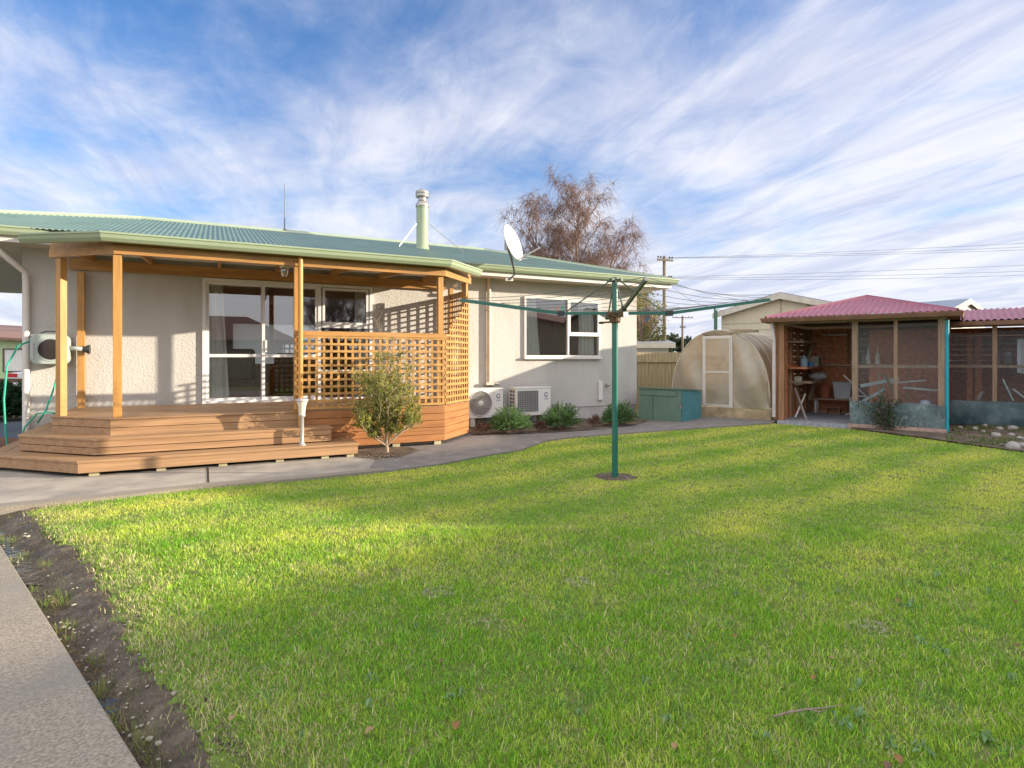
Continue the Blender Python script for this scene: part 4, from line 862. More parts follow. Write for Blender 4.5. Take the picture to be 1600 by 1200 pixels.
def peg(p,col,lb,rz=0,tilt=0):
    o=MB().box((0,0,.03),(.012,.014,.075),ry=tilt).box((.010,0,.03),(.006,.014,.07),ry=tilt+.12).build('clothes_peg',col,local=True); o.location=p; o.rotation_euler=(0,0,rz); return tag(o,lb,'clothes peg',group='pegs on the clothesline')
p=arm_pt(2,.70); peg((p.x,p.y,p.z+.02),mat('peg_pink',(.7,.33,.22)),'peach pink peg standing on the left arm of the clothesline'); p=arm_pt(2,.64); peg((p.x,p.y,p.z+.03),mat('peg_green',(.10,.5,.25)),'green peg standing beside the peach pink one')
p=arm_pt(0,.40); peg((p.x,p.y+.01,p.z-.1),mat('peg_blue',(.03,.17,.4)),'blue peg hanging below the right arm of the clothesline',tilt=.5)
# ================================================================ BIRD HOUSES
def frame_rot(lat,dep):     # angle of the yard's side fence line
    return math.atan2(-.614*AX[1]+.789*RT[1], -.614*AX[0]+.789*RT[0])
RZ2=frame_rot(0,0)
av=thing('bird_aviary',(*cw(6.05,13.3),0),'open fronted timber aviary with faded red iron roof and grey screens','aviary',rz=RZ2)
L_=Loc(av)
def lb(b,root,name,m,**k): return b.build(name,m,root,local=True,**k)
WA=3.03; DA=3.0
lb(MB().bb(-.02,WA,-.05,DA,-.11,.045),av,'floor_slab',M_floor)
lb(MB().bb(1.40,WA+.04,-.09,-.051,-.11,.075),av,'footing',M_brk)
P_=lambda x,y,s=.12,z0=.045,z1=2.22,m=M_avp: lb(MB().bb(x,x+s,y,y+s,z0,z1),av,'post',m,bevel=.004)
P_(0,0); P_(-.13,.12,.10,m=M_avp); P_(1.456,0,.11,m=M_avg); P_(2.93,0,.11,m=M_avg); P_(WA-.12,DA-.12); P_(0,DA-.12)
lb(MB().bb(2.20,2.27,.01,.08,.5,2.22),av,'mullion',M_avg)
lb(MB().bb(1.567,2.199,.02,.08,1.255,1.32).bb(2.271,2.929,.02,.08,1.255,1.32),av,'rail',M_avg)
lb(MB().bb(-.1,WA+.05,-.02,.03,2.221,2.31),av,'front_beam',M_avg)
# rusty iron skirt panel, slightly buckled
b=MB(); n=24
for i in range(n+1):
    x=1.42+(WA+.02-1.42)*i/n
    for j,z in enumerate((.08,.20,.32,.44,.54)): b.v.append((x,-.035-.012*math.sin(i*.7+j),z+(.02*math.sin(i*.5) if j==4 else 0)))
for i in range(n):
    for j in range(4): b.f.append((i*5+j,(i+1)*5+j,(i+1)*5+j+1,i*5+j+1))
lb(b,av,'skirt_panel',M_pan,smooth='all')
# screens, sagging along the top
def scr(x0,x1,z0,z1,y,sag,root=av,nm='screen'):
    b=MB(); n=16
    for i in range(n+1):
        t=i/n; x=x0+(x1-x0)*t; zt=z1-sag*(1-(2*t-1)**2)
        b.v+= [(x,y,z0),(x,y+.01*math.sin(t*9),zt)]
    for i in range(n): b.f.append((2*i,2*i+2,2*i+3,2*i+1))
    return b.build(nm,M_screen,root,local=True)
scr(1.567,2.19,.5,2.14,.0,.03); scr(2.28,2.925,.5,2.16,.0,-.0)
# board walls
def boards(root,p0,p1,z0,z1,h,gap,th,m,name,jit=0):
    p0=Vector((*p0,0));p1=Vector((*p1,0));d=p1-p0;b=MB();z=z0;r=random.Random(len(name))
    while z<z1-.02:
        j=r.uniform(-jit,jit); c=(p0+p1)/2; b.box((c.x,c.y,z+h/2),(d.length,th,h-gap),rz=math.atan2(d.y,d.x)+0*j); z+=h
    return b.build(name,m,root,local=True)
boards(av,(0,DA),(WA,DA),.05,2.2,.145,.001,.02,M_red,'back_boards'); boards(av,(-.02,.15),(-.02,DA),.05,2.2,.145,.008,.02,M_red,'side_boards'); boards(av,(WA,.12),(WA,DA),.05,2.2,.145,.010,.02,M_red,'side_boards')
lb(MB().bb(1.6,WA-.05,1.5,1.52,.3,2.1),av,'inner_partition',M_red)
for y in (.42,.95,1.7,2.5): lb(MB().bb(.0,.08,y,y+.12,.05,2.2),av,'stud',M_red if y<.6 else M_avp)
for x in (.95,1.05,1.9): lb(MB().bb(x,x+.055,DA-.07,DA-.015,.05,2.15),av,'stud',M_avp)
lb(MB().bb(.0,.09,.4,2.9,1.24,1.32),av,'wall_rail',M_red); lb(MB().bb(.6,2.9,DA-.08,DA-.02,1.24,1.31),av,'wall_rail',M_red)
# roof
EV=.24; ze=2.36; ax_,ay_,az=WA/2,1.85,2.90
x0,x1,y0,y1=-EV,WA+EV,-EV,6.0
sl_=(az-ze)/(ay_-y0)
wd2=x1-x0
lb(MB().corr((x0,y0,ze),(1,0,0),(0,1,sl_),wd2,lambda u:0,lambda u:max(.01,min(u,wd2-u)*(ay_-y0)/(wd2/2)),period=.115,amp=.017),av,'roof',M_pink,smooth='all')
lb(MB().add([(x0,y0,ze),(ax_,ay_,az),(ax_,y1,az),(x0,y1,ze)],[(0,1,2,3)]),av,'roof_slope',M_pink); lb(MB().add([(x1,y0,ze),(x1,y1,ze),(ax_,y1,az),(ax_,ay_,az)],[(0,1,2,3)]),av,'roof_slope',M_pink)
b=MB(); cap(b,(x0+.02,y0+.02,ze+.01),(ax_,ay_,az+.02),.07); cap(b,(x1-.02,y0+.02,ze+.01),(ax_,ay_,az+.02),.07); cap(b,(ax_,ay_,az+.02),(ax_,y1,az+.02),.07); lb(b,av,'roof_capping',M_pink)
b=MB(); b.sweep([(x0-.02,y1),(x0-.02,y0-.02),(x1+.02,y0-.02),(x1+.02,1.7)],[(0,ze-.10),(.03,ze-.10),(.05,ze-.03),(.05,ze-.005),(0,ze-.005)]); lb(b,av,'fascia',M_fas)
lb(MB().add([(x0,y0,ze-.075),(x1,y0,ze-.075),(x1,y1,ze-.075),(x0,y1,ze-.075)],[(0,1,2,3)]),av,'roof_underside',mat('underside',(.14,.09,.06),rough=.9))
lb(MB().tube([(-.12,-.10,2.26),(-.07,-.10,1.9),(.0-.09,-.02,.12)],.038,12),av,'downpipe',mat('pale_pipe',(.62,.58,.60),rough=.4),smooth=True)
lb(MB().tube([(WA+.045,.02,2.2),(WA+.045,.02,-.02)],.035,10),av,'blue_pipe',M_cyan,smooth=True)
# second bird house, set back on the right
av2=thing('bird_aviary',tuple(L_(WA,2.0,0)),'second lower aviary set back at the right edge with hanging cloth','aviary',rz=RZ2)
W2=3.2
lb(MB().bb(.03,W2,0,2.6,-.11,.03),av2,'floor_slab',M_soil)
b=MB(); n=16
for i in range(n+1):
    x=.06+(W2-.06)*i/n
    for j in range(6): b.v.append((x,-.02-.07*math.sin(j/5*math.pi)*(.6+.4*math.sin(i*.9)),.0+.53*j/5))
for i in range(n):
    for j in range(5): b.f.append((i*6+j,(i+1)*6+j,(i+1)*6+j+1,i*6+j+1))
lb(b,av2,'skirt_panel',mat('teal_iron_sheet',(.055,.11,.125),rough=.45,var=.5,vscale=2,col2=(.16,.22,.25),c2scale=2,c2lo=.5,c2hi=.7),smooth='all')
for x in (.78,1.75,2.6): lb(MB().bb(x,x+.08,.0,.08,.03,2.15),av2,'post',M_avg)
lb(MB().bb(.05,W2,.01,.06,1.25,1.31),av2,'rail',M_avg); lb(MB().bb(.03,W2,-.03,.03,2.13,2.21),av2,'front_beam',M_avg)
lb(MB().bb(.05,W2,.02,.05,1.93,1.95),av2,'rail',M_avg)
scr(.06,.775,.5,2.02,-.005,.03,av2); scr(.865,1.745,.5,2.05,-.005,.0,av2); scr(1.835,2.595,.5,2.05,-.005,.0,av2)
boards(av2,(.03,2.5),(W2,2.5),.05,2.1,.135,.001,.02,M_red,'back_boards'); boards(av2,(.02,.9),(.02,2.5),.05,2.2,.135,.004,.02,M_red,'side_boards'); boards(av2,(W2,.1),(W2,2.5),.05,2.1,.135,.006,.02,M_red,'side_boards')
lb(MB().bb(.35,.45,1.2,1.3,.03,2.1),av2,'stud',M_red); lb(MB().bb(.5,.62,1.2,1.3,.03,2.1),av2,'stud',M_red)
lb(MB().bb(.45,1.6,1.55,1.9,1.28,1.31),av2,'shelf',M_avg); lb(MB().bb(.45,1.6,1.5,1.53,1.80,1.88),av2,'shelf_edge',M_avg)
ze2=2.27; lb(MB().corr((-.02,-.2,ze2),(1,0,0),(0,1,.17),W2+.3,lambda u:0,lambda u:2.2,period=.115,amp=.017),av2,'roof',M_pink,smooth='all')
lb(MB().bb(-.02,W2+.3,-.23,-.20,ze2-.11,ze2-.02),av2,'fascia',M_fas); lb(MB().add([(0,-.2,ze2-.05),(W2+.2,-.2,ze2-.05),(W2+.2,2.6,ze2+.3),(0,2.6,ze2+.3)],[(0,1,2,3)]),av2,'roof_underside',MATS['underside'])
# things kept in the bird houses
L2=Loc(av2)
def at(x,y,z,l=L_): return l(x,y,z)
def item(name,b,m,p,label,cat,group=None,l=L_,**k):
    o=b.build(name,m,local=True,**k); o.location=l(*p); o.rotation_euler=(0,0,RZ2); return tag(o,label,cat,group)
item('shelf_board',MB().bb(-.14,.26,-.75,.75,0,.035),M_avg,(.16,1.3,1.82),'upper rough shelf board on the left inside wall of the aviary','shelf')
item('shelf_board',MB().bb(-.14,.30,-.9,.9,0,.05),M_red,(.16,1.6,1.20),'middle red brown shelf board carrying the grey box','shelf')
item('shelf_board',MB().bb(-.14,.36,-.8,.8,0,.05),M_avg,(.16,1.7,.86),'lower shelf board with the grey bag of tools','shelf')
item('wooden_brace',MB().beam((0,0,0),(.05,.35,.33),.06,.04),M_avg,(.33,1.55,1.5),'diagonal timber brace under the upper shelf','brace'); item('wooden_brace',MB().beam((0,0,0),(.02,.45,.42),.07,.05),M_avg,(.28,1.9,.42),'diagonal timber brace under the lower shelf','brace')
item('cardboard_box',MB().bb(-.16,.16,-.16,.16,0,.24).box((.2,-.0,.24),(.14,.3,.012),ry=.5).box((-.2,0,.27),(.14,.3,.012),ry=-.9),mat('grey_card',(.30,.27,.25),rough=.9),(.34,1.9,1.25),'grey cardboard box with open flaps on the middle shelf','box')
item('plastic_bottle',MB().lathe((0,0,0),[(0,0),(.075,0),(.08,.03),(.08,.19),(.03,.24),(.03,.27),(0,.27)],14),mat('pale_blue_plastic',(.35,.55,.68),rough=.35,var=.25,vscale=14),(.26,1.35,1.25),'pale blue container standing left of the grey box','container',smooth=True)
item('blue_tin',MB().lathe((0,0,0),[(0,0),(.055,0),(.055,.11),(0,.11)],14),mat('blue_tin',(.05,.22,.52),rough=.4),(.36,1.58,1.25),'small blue tin between the container and the box','tin')
item('tool_bag',blob(blob(MB(),(0,0,.08),(.22,.14,.10),4),(.12,.02,.10),(.14,.1,.08),5),mat('grey_bag',(.40,.41,.42),rough=.6,var=.6,vscale=14),(.40,2.1,.92),'crumpled grey and white bag on the lower shelf','bag',smooth='all')
item('wall_box',MB().bb(-.08,.08,-.02,.04,-.1,.1),mat('pale_green_box',(.42,.42,.32)),(.20,1.0,.92),'small pale wooden box with two knobs at the end of the lower shelf','box')
bn=thing('bench',L_(.75,2.45,.045),'small timber bench with white legs at the back of the aviary','bench',rz=RZ2)
lb(MB().bb(-.5,.45,-.17,.17,.36,.40),bn,'seat',M_avg)
for sx in (-.42,.36):
    for sy in (-.13,.13): lb(MB().tube([(sx,sy,0),(sx,sy,.36)],.022,8),bn,'leg',M_plw,smooth='all')
def pot(r0,r1,h): return MB().lathe((0,0,0),[(0,0),(r0,0),(r1*.95,h*.8),(r1*1.06,h*.8),(r1*1.06,h),(r1*.92,h),(r1*.85,h*.5),(0,h*.4)],20)
item('plant_pot',pot(.10,.15,.30),M_terra,(.52,2.45,.445),'terracotta coloured pot on the bench left of the grey tub','pot',smooth=True)
item('storage_tub',MB().add([(-.17,-.13,0),(.17,-.13,0),(.17,.13,0),(-.17,.13,0),(-.21,-.16,.42),(.21,-.16,.42),(.21,.16,.42),(-.21,.16,.42)],[(0,3,2,1),(4,5,6,7),(0,1,5,4),(1,2,6,5),(2,3,7,6),(3,0,4,7)]).bb(-.225,.225,-.175,.175,.40,.425),mat('grey_tub',(.42,.44,.48),rough=.5),(.93,2.45,.445),'tall pale grey plastic tub on the bench','tub',bevel=.01)
item('plant_pot',pot(.08,.12,.30),mat('red_pot',(.32,.03,.04),rough=.5),(1.24,2.5,.33),'dark red pot right of the grey tub','pot',smooth=True)
item('wooden_crate',MB().bb(-.16,.16,-.12,.12,.16,.18).bb(-.15,-.13,-.12,.12,0,.16).bb(.13,.15,-.12,.12,0,.16).bb(-.13,.13,.1,.12,0,.16),mat('crate_wood',(.30,.15,.09)),(.72,2.45,.045),'low wooden crate under the bench','crate')
ch=thing('metal_frame',L_(1.35,2.0,.045),'white bent metal chair frame leaning inside the aviary','frame',rz=RZ2)
lb(MB().tube([(-.18,0,.0),(-.20,0,.42),(-.14,.0,.5),(.1,.0,.5),(.18,0,.42)],.016,8),ch,'hoop',M_plw,smooth='all'); lb(MB().beam((-.35,.05,1.0),(.15,.05,.48),.045,.03),ch,'bar',M_wht); lb(MB().beam((-.3,-.05,.03),(.15,-.05,.27),.035,.02),ch,'bar',M_wht)
item('leaning_stick',MB().beam((-.02,0,.1),(.10,.45,.62),.02,.03),M_wht,(.30,.35,.0),'white stick leaning on the left inside wall','stick'); item('leaning_stick',MB().beam((.26,.1,.02),(-.08,.5,.75),.03,.05),mat('grey_stick',(.33,.28,.27)),(.26,.25,.0),'grey brown stick leaning across the white one','stick')
item('strip_light',MB().tube([(-.55,0,0),(.0,0,0)],.016,8),M_plw,(1.0,2.6,2.05),'white tube under the aviary roof','tube'); item('pale_rod',MB().tube([(-.42,0,0),(.32,0,0)],.013,8),M_wht,(.85,2.75,1.28),'pale rod resting across the back wall','rod')
def feeder(p,label,l=L_):
    t=thing('hanging_feeder',l(*p),label,'bird feeder',rz=RZ2,group='clear bottle feeders in the aviaries')
    lb(MB().lathe((0,0,0),[(0,0),(.05,0),(.055,.03),(.055,.14),(.035,.2),(.01,.3),(.004,.42),(0,.42)],14),t,'bottle',mat('cloudy_plastic',(.55,.53,.50),rough=.25,var=.4,vscale=18),smooth=True)
    lb(MB().lathe((0,0,-.03),[(0,0),(.06,0),(.06,.025),(0,.03)],14),t,'dish',M_plw,smooth=True); return t
feeder((1.17,2.65,1.36),'clear bottle feeder, left of the two in the open part of the aviary'); feeder((1.36,2.65,1.36),'clear bottle feeder, right of the two in the open part of the aviary'); feeder((1.62,1.2,1.36),'bottle feeder behind the left grey screen nearest the post'); feeder((1.80,1.2,1.36),'bottle feeder behind the left grey screen, the one away from the post')
item('feeder_rail',MB().tube([(-.25,0,0),(.3,0,0)],.01,6),M_galv,(1.28,2.66,1.62),'thin rail holding the two bottle feeders','rail')
def plank(a,c,w,h,lbl,l=L_,m=None,nm='loose_plank'):
    o=MB().beam((0,0,0),tuple(Vector(c)-Vector(a)),w,h).build(nm,m or mat('blue_grey_plank',(.45,.55,.57),rough=.7,var=.2),local=True); o.location=l(*a); o.rotation_euler=(0,0,RZ2); return tag(o,lbl,'plank',group='pale planks behind the screens')
plank((1.55,.55,.85),(2.25,.55,1.02),.03,.07,'upper pale plank sloping behind the left screen'); plank((1.6,.45,.52),(2.0,.5,.80),.03,.06,'lower pale plank sloping behind the left screen')
plank((2.02,.4,1.12),(2.2,.45,.62),.09,.03,'upright weathered plank crossing the sloping ones',m=M_avg)
item('perch_stand',MB().tube([(-.1,0,0),(0,0,.62)],.012,6).tube([(-.1,0,0),(.12,0,.0)],.012,6).tube([(-.1,0,0),(-.12,0,.62)],.012,6),mat('teal_wire',(.25,.45,.42)),(2.0,.6,.5),'bent pale green wire stand behind the left screen','wire stand')
ps=thing('bird_perch',L_(2.42,.5,.5),'bird perch pole with two pale crossing boards behind the right screen','perch',rz=RZ2)
lb(MB().tube([(0,0,0),(0,0,.68)],.014,8).lathe((0,0,.68),[(.025,0),(.025,.03),(0,.04)],8),ps,'pole',M_avg); lb(MB().beam((-.3,0,.43),(.30,0,.50),.09,.03),ps,'board',mat('pale_board',(.55,.57,.60),rough=.7,var=.2)); lb(MB().beam((-.1,0,.34),(.52,0,.30),.09,.04),ps,'board',MATS['pale_board'])
item('water_dish',MB().lathe((0,0,0),[(.20,0),(.19,.02),(.10,.03),(.09,.08),(.05,.11),(0,.115)],18),mat('pale_blue_dish',(.45,.52,.62),rough=.4),(2.72,.25,.50),'pale blue domed dish just above the skirt panel','dish',smooth=True)
# in the second bird house
feeder((.92,1.7,1.34),'bottle feeder on the shelf of the second aviary, left of the jar',L2)
j=thing('glass_jar',L2(1.10,1.7,1.32),'big lidded jar on the shelf of the second aviary','jar',rz=RZ2); lb(MB().lathe((0,0,0),[(0,0),(.085,0),(.09,.02),(.09,.15),(.07,.19)],16),j,'jar',mat('jar_glass',(.50,.52,.52),rough=.2),smooth=True); lb(MB().lathe((0,0,.19),[(.08,0),(.08,.05),(.075,.10),(0,.10)],16),j,'lid',M_plw,smooth=True)
cb=MB(); n=40
for k in range(9):
    t=k/8
    for i in range(n+1): s_=i/n; cb.v.append((s_*.9,.03*math.sin(s_*34)+.01*math.sin(k),-.72*t-(.04*math.sin(s_*7) if k==8 else 0)))
for k in range(8):
    for i in range(n): cb.f.append((k*(n+1)+i,k*(n+1)+i+1,(k+1)*(n+1)+i+1,(k+1)*(n+1)+i))
item('hanging_cloth',cb,mat('pale_cloth',(.60,.66,.72),rough=.9,var=.1),(1.20,.35,1.87),'pale blue white cloth hanging behind the screen at the right edge','cloth',l=L2,smooth='all')
for a,c,t in (((.95,.25,1.0),(1.12,.3,.54),'tallest pale blue plank leaning behind the teal skirt'),((1.12,.25,.80),(1.38,.3,.54),'middle pale blue plank leaning behind the teal skirt'),((1.30,.28,.74),(1.62,.3,.54),'lowest pale blue plank leaning behind the teal skirt'),((.62,.28,.72),(.55,.3,.54),'short teal plank left of the post behind the teal skirt')): plank(a,c,.10,.03,t,l=L2)
# ================================================================ GREENHOUSE
gh=thing('greenhouse',(*cw(5.99,13.6),0),'small arched greenhouse covered in yellowed sheeting','greenhouse',rz=RZ2)
GW=2.377; ghx=lambda a:-GW/2-math.cos(a)*GW/2
def arch(n=28,s=1.0):
    pts=[]
    for i in range(n+1):
        a=math.pi*i/n; c=math.cos(a); sn=math.sin(a)
        pts.append((-GW/2-GW/2*s*math.copysign(abs(c)**.92,c)*-1*-1, .30+(2.13-.30)*s*sn**.82))
    return pts
A=arch(); n=len(A)
b=MB(); b.v=[(x,0,z) for x,z in A]+[(-GW,0,.27),(0,0,.27)]
# front sheet with the door opening left out
dx0,dx1=-1.562,-.845; dz1=2.0
b=MB()
def arc_z(x): 
    t=min(1,abs((x+GW/2)/(GW/2))); a=math.acos(min(1,t**(1/.92))); return .30+1.83*math.sin(a)**.82
def strip(b,x0,x1,zl,k=14,bulge=.04):
    for i in range(k):
        u0=x0+(x1-x0)*i/k; u1=x0+(x1-x0)*(i+1)/k; rows=8; base=len(b.v)
        for uu in (u0,u1):
            zz=max(arc_z(uu),zl+.001)
            for r_ in range(rows+1):
                t=r_/rows; b.v.append((uu,-bulge*math.sin(math.pi*t)*math.sin(math.pi*(uu-x0)/(x1-x0))+.012*math.sin(uu*9+t*7),zl+(zz-zl)*t))
        for r_ in range(rows): b.f.append((base+r_,base+rows+1+r_,base+rows+2+r_,base+r_+1))
strip(b,-GW,dx0,.27); strip(b,dx1,0,.27); strip(b,dx0,dx1,dz1,bulge=0)
lb(b,gh,'front_sheet',M_film,smooth='all')
b=MB(); GD=3.2; rows=14
for k in range(rows+1):
    y=GD*k/rows; sg=1-.015*math.sin(k*math.pi/1.0*.5)**2
    for x,z in A: b.v.append((-GW/2+(x+GW/2)*sg,y,z*sg))
for k in range(rows):
    for i in range(n-1): b.f.append((k*n+i,k*n+i+1,(k+1)*n+i+1,(k+1)*n+i))
lb(b,gh,'cover_sheet',M_film,smooth='all')
for y in (0,.64,1.28,1.92,2.56,3.2): lb(MB().tube([(-GW/2+(x+GW/2)*1.004,y,z*1.004) for x,z in A],.016,6),gh,'hoop',mat('hoop_cream',(.60,.55,.46),rough=.5),smooth='all')
b=MB(); frame(b,dx0,dx1,.27,dz1,.035,-.03,.04); 
dr=lb(b,gh,'door_frame',M_wht)
b=MB(); frame(b,dx0+.04,dx1-.04,.29,dz1-.04,.03,-.045,.03); b.bb(dx0+.07,dx1-.07,-.06,-.03,1.10,1.13); dr2=b.build('door',M_wht,gh,local=True)
b=MB(); 
for z0,z1 in ((.32,1.10),(1.13,dz1-.07)): b.add([(dx0+.07,-.045,z0),(dx1-.07,-.045,z0),(dx1-.07,-.045,z1),(dx0+.07,-.045,z1)],[(0,1,2,3)])
b.build('door_sheet',M_film,dr2,local=True)
lb(MB().bb(-GW-.05,.03,-.05,0,.0,.25),gh,'base_board',mat('base_board',(.42,.33,.20),rough=.8,var=.35,vscale=4)); 
lb(MB().beam((dx0-.0,-.02,2.06),(-.25,-.02,2.09),.05,.05).beam((-.95,.1,2.14),(-.45,.2,2.13),.09,.03),gh,'top_batten',mat('mossy_batten',(.33,.27,.18),rough=.9,var=.3))
# a few green plants showing dimly inside
# ================================================================ BIN BOX
bx=thing('storage_bin',(*cw(3.80,13.1),0),'low painted box with green front, blue side and sloping lid by the house corner','storage box',rz=RZ2)
# local x toward the viewer right, y away; corner nearest the viewer at the origin
lb(MB().add([(-1.04,0,.0),(0,0,.0),(0,0,.74),(-1.04,0,.74),(-1.04,.02,0),(0,.02,0),(0,.02,.74),(-1.04,.02,.74)],[(0,1,2,3),(7,6,5,4),(1,5,6,2),(0,3,7,4),(3,2,6,7)]),bx,'front_panel',M_bing)
lb(MB().add([(.001,0,0),(.001,1.2,0),(.001,1.2,.66),(.001,0,.75),(-.02,0,0),(-.02,1.2,0),(-.02,1.2,.66),(-.02,0,.75)],[(0,1,2,3),(7,6,5,4),(1,5,6,2),(3,2,6,7),(0,3,7,4)]),bx,'side_panel',M_binb)
lb(MB().add([(-1.07,-.03,.75),(.03,-.03,.75),(.03,1.23,.665),(-1.07,1.23,.665),(-1.07,-.03,.78),(.03,-.03,.78),(.03,1.23,.69),(-1.07,1.23,.69)],[(0,3,2,1),(4,5,6,7),(0,1,5,4),(1,2,6,5),(2,3,7,6),(3,0,4,7)]),bx,'lid',M_bing)
lb(MB().bb(-.98,-.12,-.022,-.001,.60,.70),bx,'front_batten',M_bing); lb(MB().bb(-.70,-.68,-.008,-.001,.02,.60),bx,'panel_joint',mat('joint',(.08,.14,.11))); 
MB().box((-.02,-.012,.36),(.03,.012,.08)).build('hinge',M_galv,bx,local=True)
# ================================================================ PLANTS
def leafmesh(name, pts, dirs, L, Wd, cols, root, label=None, matl=None):
    n=len(pts); pts=np.array(pts); d=np.array(dirs); d/=np.linalg.norm(d,axis=1,keepdims=True)+1e-9
    rv=rng.normal(size=(n,3)); s=np.cross(d,rv); s/=np.linalg.norm(s,axis=1,keepdims=True)+1e-9
    L=np.asarray(L)[:,None]; Wd=np.asarray(Wd)[:,None]
    V=np.stack([pts,pts+d*L*.45+s*Wd,pts+d*L,pts+d*L*.45-s*Wd],1).reshape(-1,3); Fc=np.arange(n*4).reshape(-1,4)
    C=np.repeat(np.concatenate([np.array(cols),np.ones((n,1))],1),4,0)
    return npmesh(name,V,Fc,4,matl or M_leaf,colors=C,parent=root)
M_bark=mat('bark',(.22,.16,.12),rough=.9,var=.3,vscale=12)
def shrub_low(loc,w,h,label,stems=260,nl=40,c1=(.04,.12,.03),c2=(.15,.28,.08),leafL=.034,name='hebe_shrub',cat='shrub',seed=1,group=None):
    t=thing(name,loc,label,cat,group=group); r=np.random.default_rng(seed); P=[];D=[];C=[];b=MB()
    for i in range(stems):
        a=r.uniform(0,6.283); el=math.acos(r.uniform(.12,1)); q=r.uniform(.85,1.04)*(1+.10*math.sin(a*3+seed)); top=np.array([math.cos(a)*math.sin(el)*w/2*q,math.sin(a)*math.sin(el)*w*.36*q,math.cos(el)*h*q+.02]); base=np.array([math.cos(a)*w*.08,math.sin(a)*w*.06,0])
        if i%3==0: b.tube([tuple(base),tuple(base*.4+top*.6+np.array([0,0,.03])),tuple(top)],[.005,.003,.0015],4,False)
        sh=r.uniform(0,1)
        for k in range(nl):
            u=.35+.65*k/nl; p=base*(1-u)+top*u+np.array([0,0,.05*math.sin(math.pi*u)]); aa=k*2.4+i; d=top-base; d=d/np.linalg.norm(d)*.55+np.array([math.cos(aa),math.sin(aa),.35])*.75
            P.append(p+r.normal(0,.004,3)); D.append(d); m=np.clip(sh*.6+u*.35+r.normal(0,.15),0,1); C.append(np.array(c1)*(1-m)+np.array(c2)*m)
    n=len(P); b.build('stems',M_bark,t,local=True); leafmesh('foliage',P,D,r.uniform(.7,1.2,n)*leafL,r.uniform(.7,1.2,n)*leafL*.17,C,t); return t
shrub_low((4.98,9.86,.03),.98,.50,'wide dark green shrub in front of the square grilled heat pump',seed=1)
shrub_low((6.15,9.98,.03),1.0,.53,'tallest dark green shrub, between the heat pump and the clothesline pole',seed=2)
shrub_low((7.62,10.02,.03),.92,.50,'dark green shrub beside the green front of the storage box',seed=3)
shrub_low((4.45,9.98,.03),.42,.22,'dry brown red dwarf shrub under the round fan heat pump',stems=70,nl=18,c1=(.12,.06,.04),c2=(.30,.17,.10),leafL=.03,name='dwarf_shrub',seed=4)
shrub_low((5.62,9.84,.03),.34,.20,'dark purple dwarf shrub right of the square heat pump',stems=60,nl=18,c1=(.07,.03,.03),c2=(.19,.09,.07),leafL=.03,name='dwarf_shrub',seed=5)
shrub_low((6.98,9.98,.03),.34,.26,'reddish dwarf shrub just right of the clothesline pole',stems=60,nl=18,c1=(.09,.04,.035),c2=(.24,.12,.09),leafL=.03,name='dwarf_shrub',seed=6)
def bush():
    t=thing('leafy_bush',(2.29,8.64,.03),'young yellow green leafy bush with bare lower stems in front of the lattice','bush'); r=np.random.default_rng(12); b=MB(); P=[];D=[];C=[]
    def branch(p,d,L,rad,lv):
        pts=[p]; q=p.copy(); dd=d/np.linalg.norm(d)
        for k in range(5):
            dd=dd+r.normal(0,.13,3)+np.array([0,0,.09]); dd/=np.linalg.norm(dd); q=q+dd*L/5; pts.append(q.copy())
        b.tube([tuple(x) for x in pts],[rad*(1-.13*k) for k in range(6)],5 if lv else 8,False)
        if lv>=2:
            for k in range(13):
                u=r.uniform(0,5); i=int(min(4,u)); x=pts[i]*(1-(u-i))+pts[i+1]*(u-i)
                P.append(x+r.normal(0,.012,3)); D.append(r.normal(0,1,3)+np.array([0,0,.4])); m=r.random(); C.append(np.array([.12,.19,.03])*(1-m)+np.array([.46,.42,.10])*m)
        if lv<3:
            for k in range((7,5,4,0)[lv]):
                u=r.uniform(1.2,5); i=int(min(4,u)); x=pts[i]*(1-(u-i))+pts[i+1]*(u-i)
                side=r.normal(0,1,3); side[2]=abs(side[2])*.35; nd=dd*.55+side/np.linalg.norm(side)*.8; nd[1]*=.75
                branch(x,nd,L*(.62,.55,.5)[lv]*r.uniform(.7,1.2),rad*.55,lv+1)
    b.tube([(0,0,-.02),(.01,0,.06),(.0,.0,.13)],[.034,.028,.022],9)
    o0=np.array([0,0,.11])
    for dx,dy,dz,L in ((-.42,.0,1,.72),(-.17,-.1,1,.85),(.02,.12,1,1.12),(.28,.05,1,.62),(.50,-.05,1,.50),(-.65,.05,.9,.55),(.12,-.1,1,.75),(-.95,-.1,.8,.42),(.9,.1,.7,.40),(.65,-.2,.8,.5)):
        branch(o0,np.array([dx,dy,dz]),L,.014,0)
    b.build('stems',mat('pale_bark',(.38,.29,.20),rough=.8,var=.2,vscale=14),t,local=True,smooth='all')
    P=np.array(P);D=np.array(D);C=np.array(C); k=(np.abs(P[:,0])<.60)&(P[:,2]<1.52)&(P[:,2]>.22)&(np.hypot(P[:,0]/.55,(P[:,2]-.78)/.76)<1.08+.16*vnoise(P[:,0]+9,P[:,2]+5,5,3)+.12*r.normal(size=len(P)))&(vnoise(P[:,0]+5,P[:,2]+7,6,2)>.22); P,D,C=P[k],D[k],C[k]; n=len(P); print('bush leaves',n)
    leafmesh('foliage',P,D,r.uniform(.022,.044,n),r.uniform(.006,.011,n),C,t)
bush()
litter('leaf_litter',gp(598,713,.04),.30,420,[(.30,.22,.15),(.16,.10,.07),(.40,.36,.30),(.10,.07,.05)],'dead leaves and pale chips lying round the foot of the leafy bush','leaf litter',.014).location.z=.04
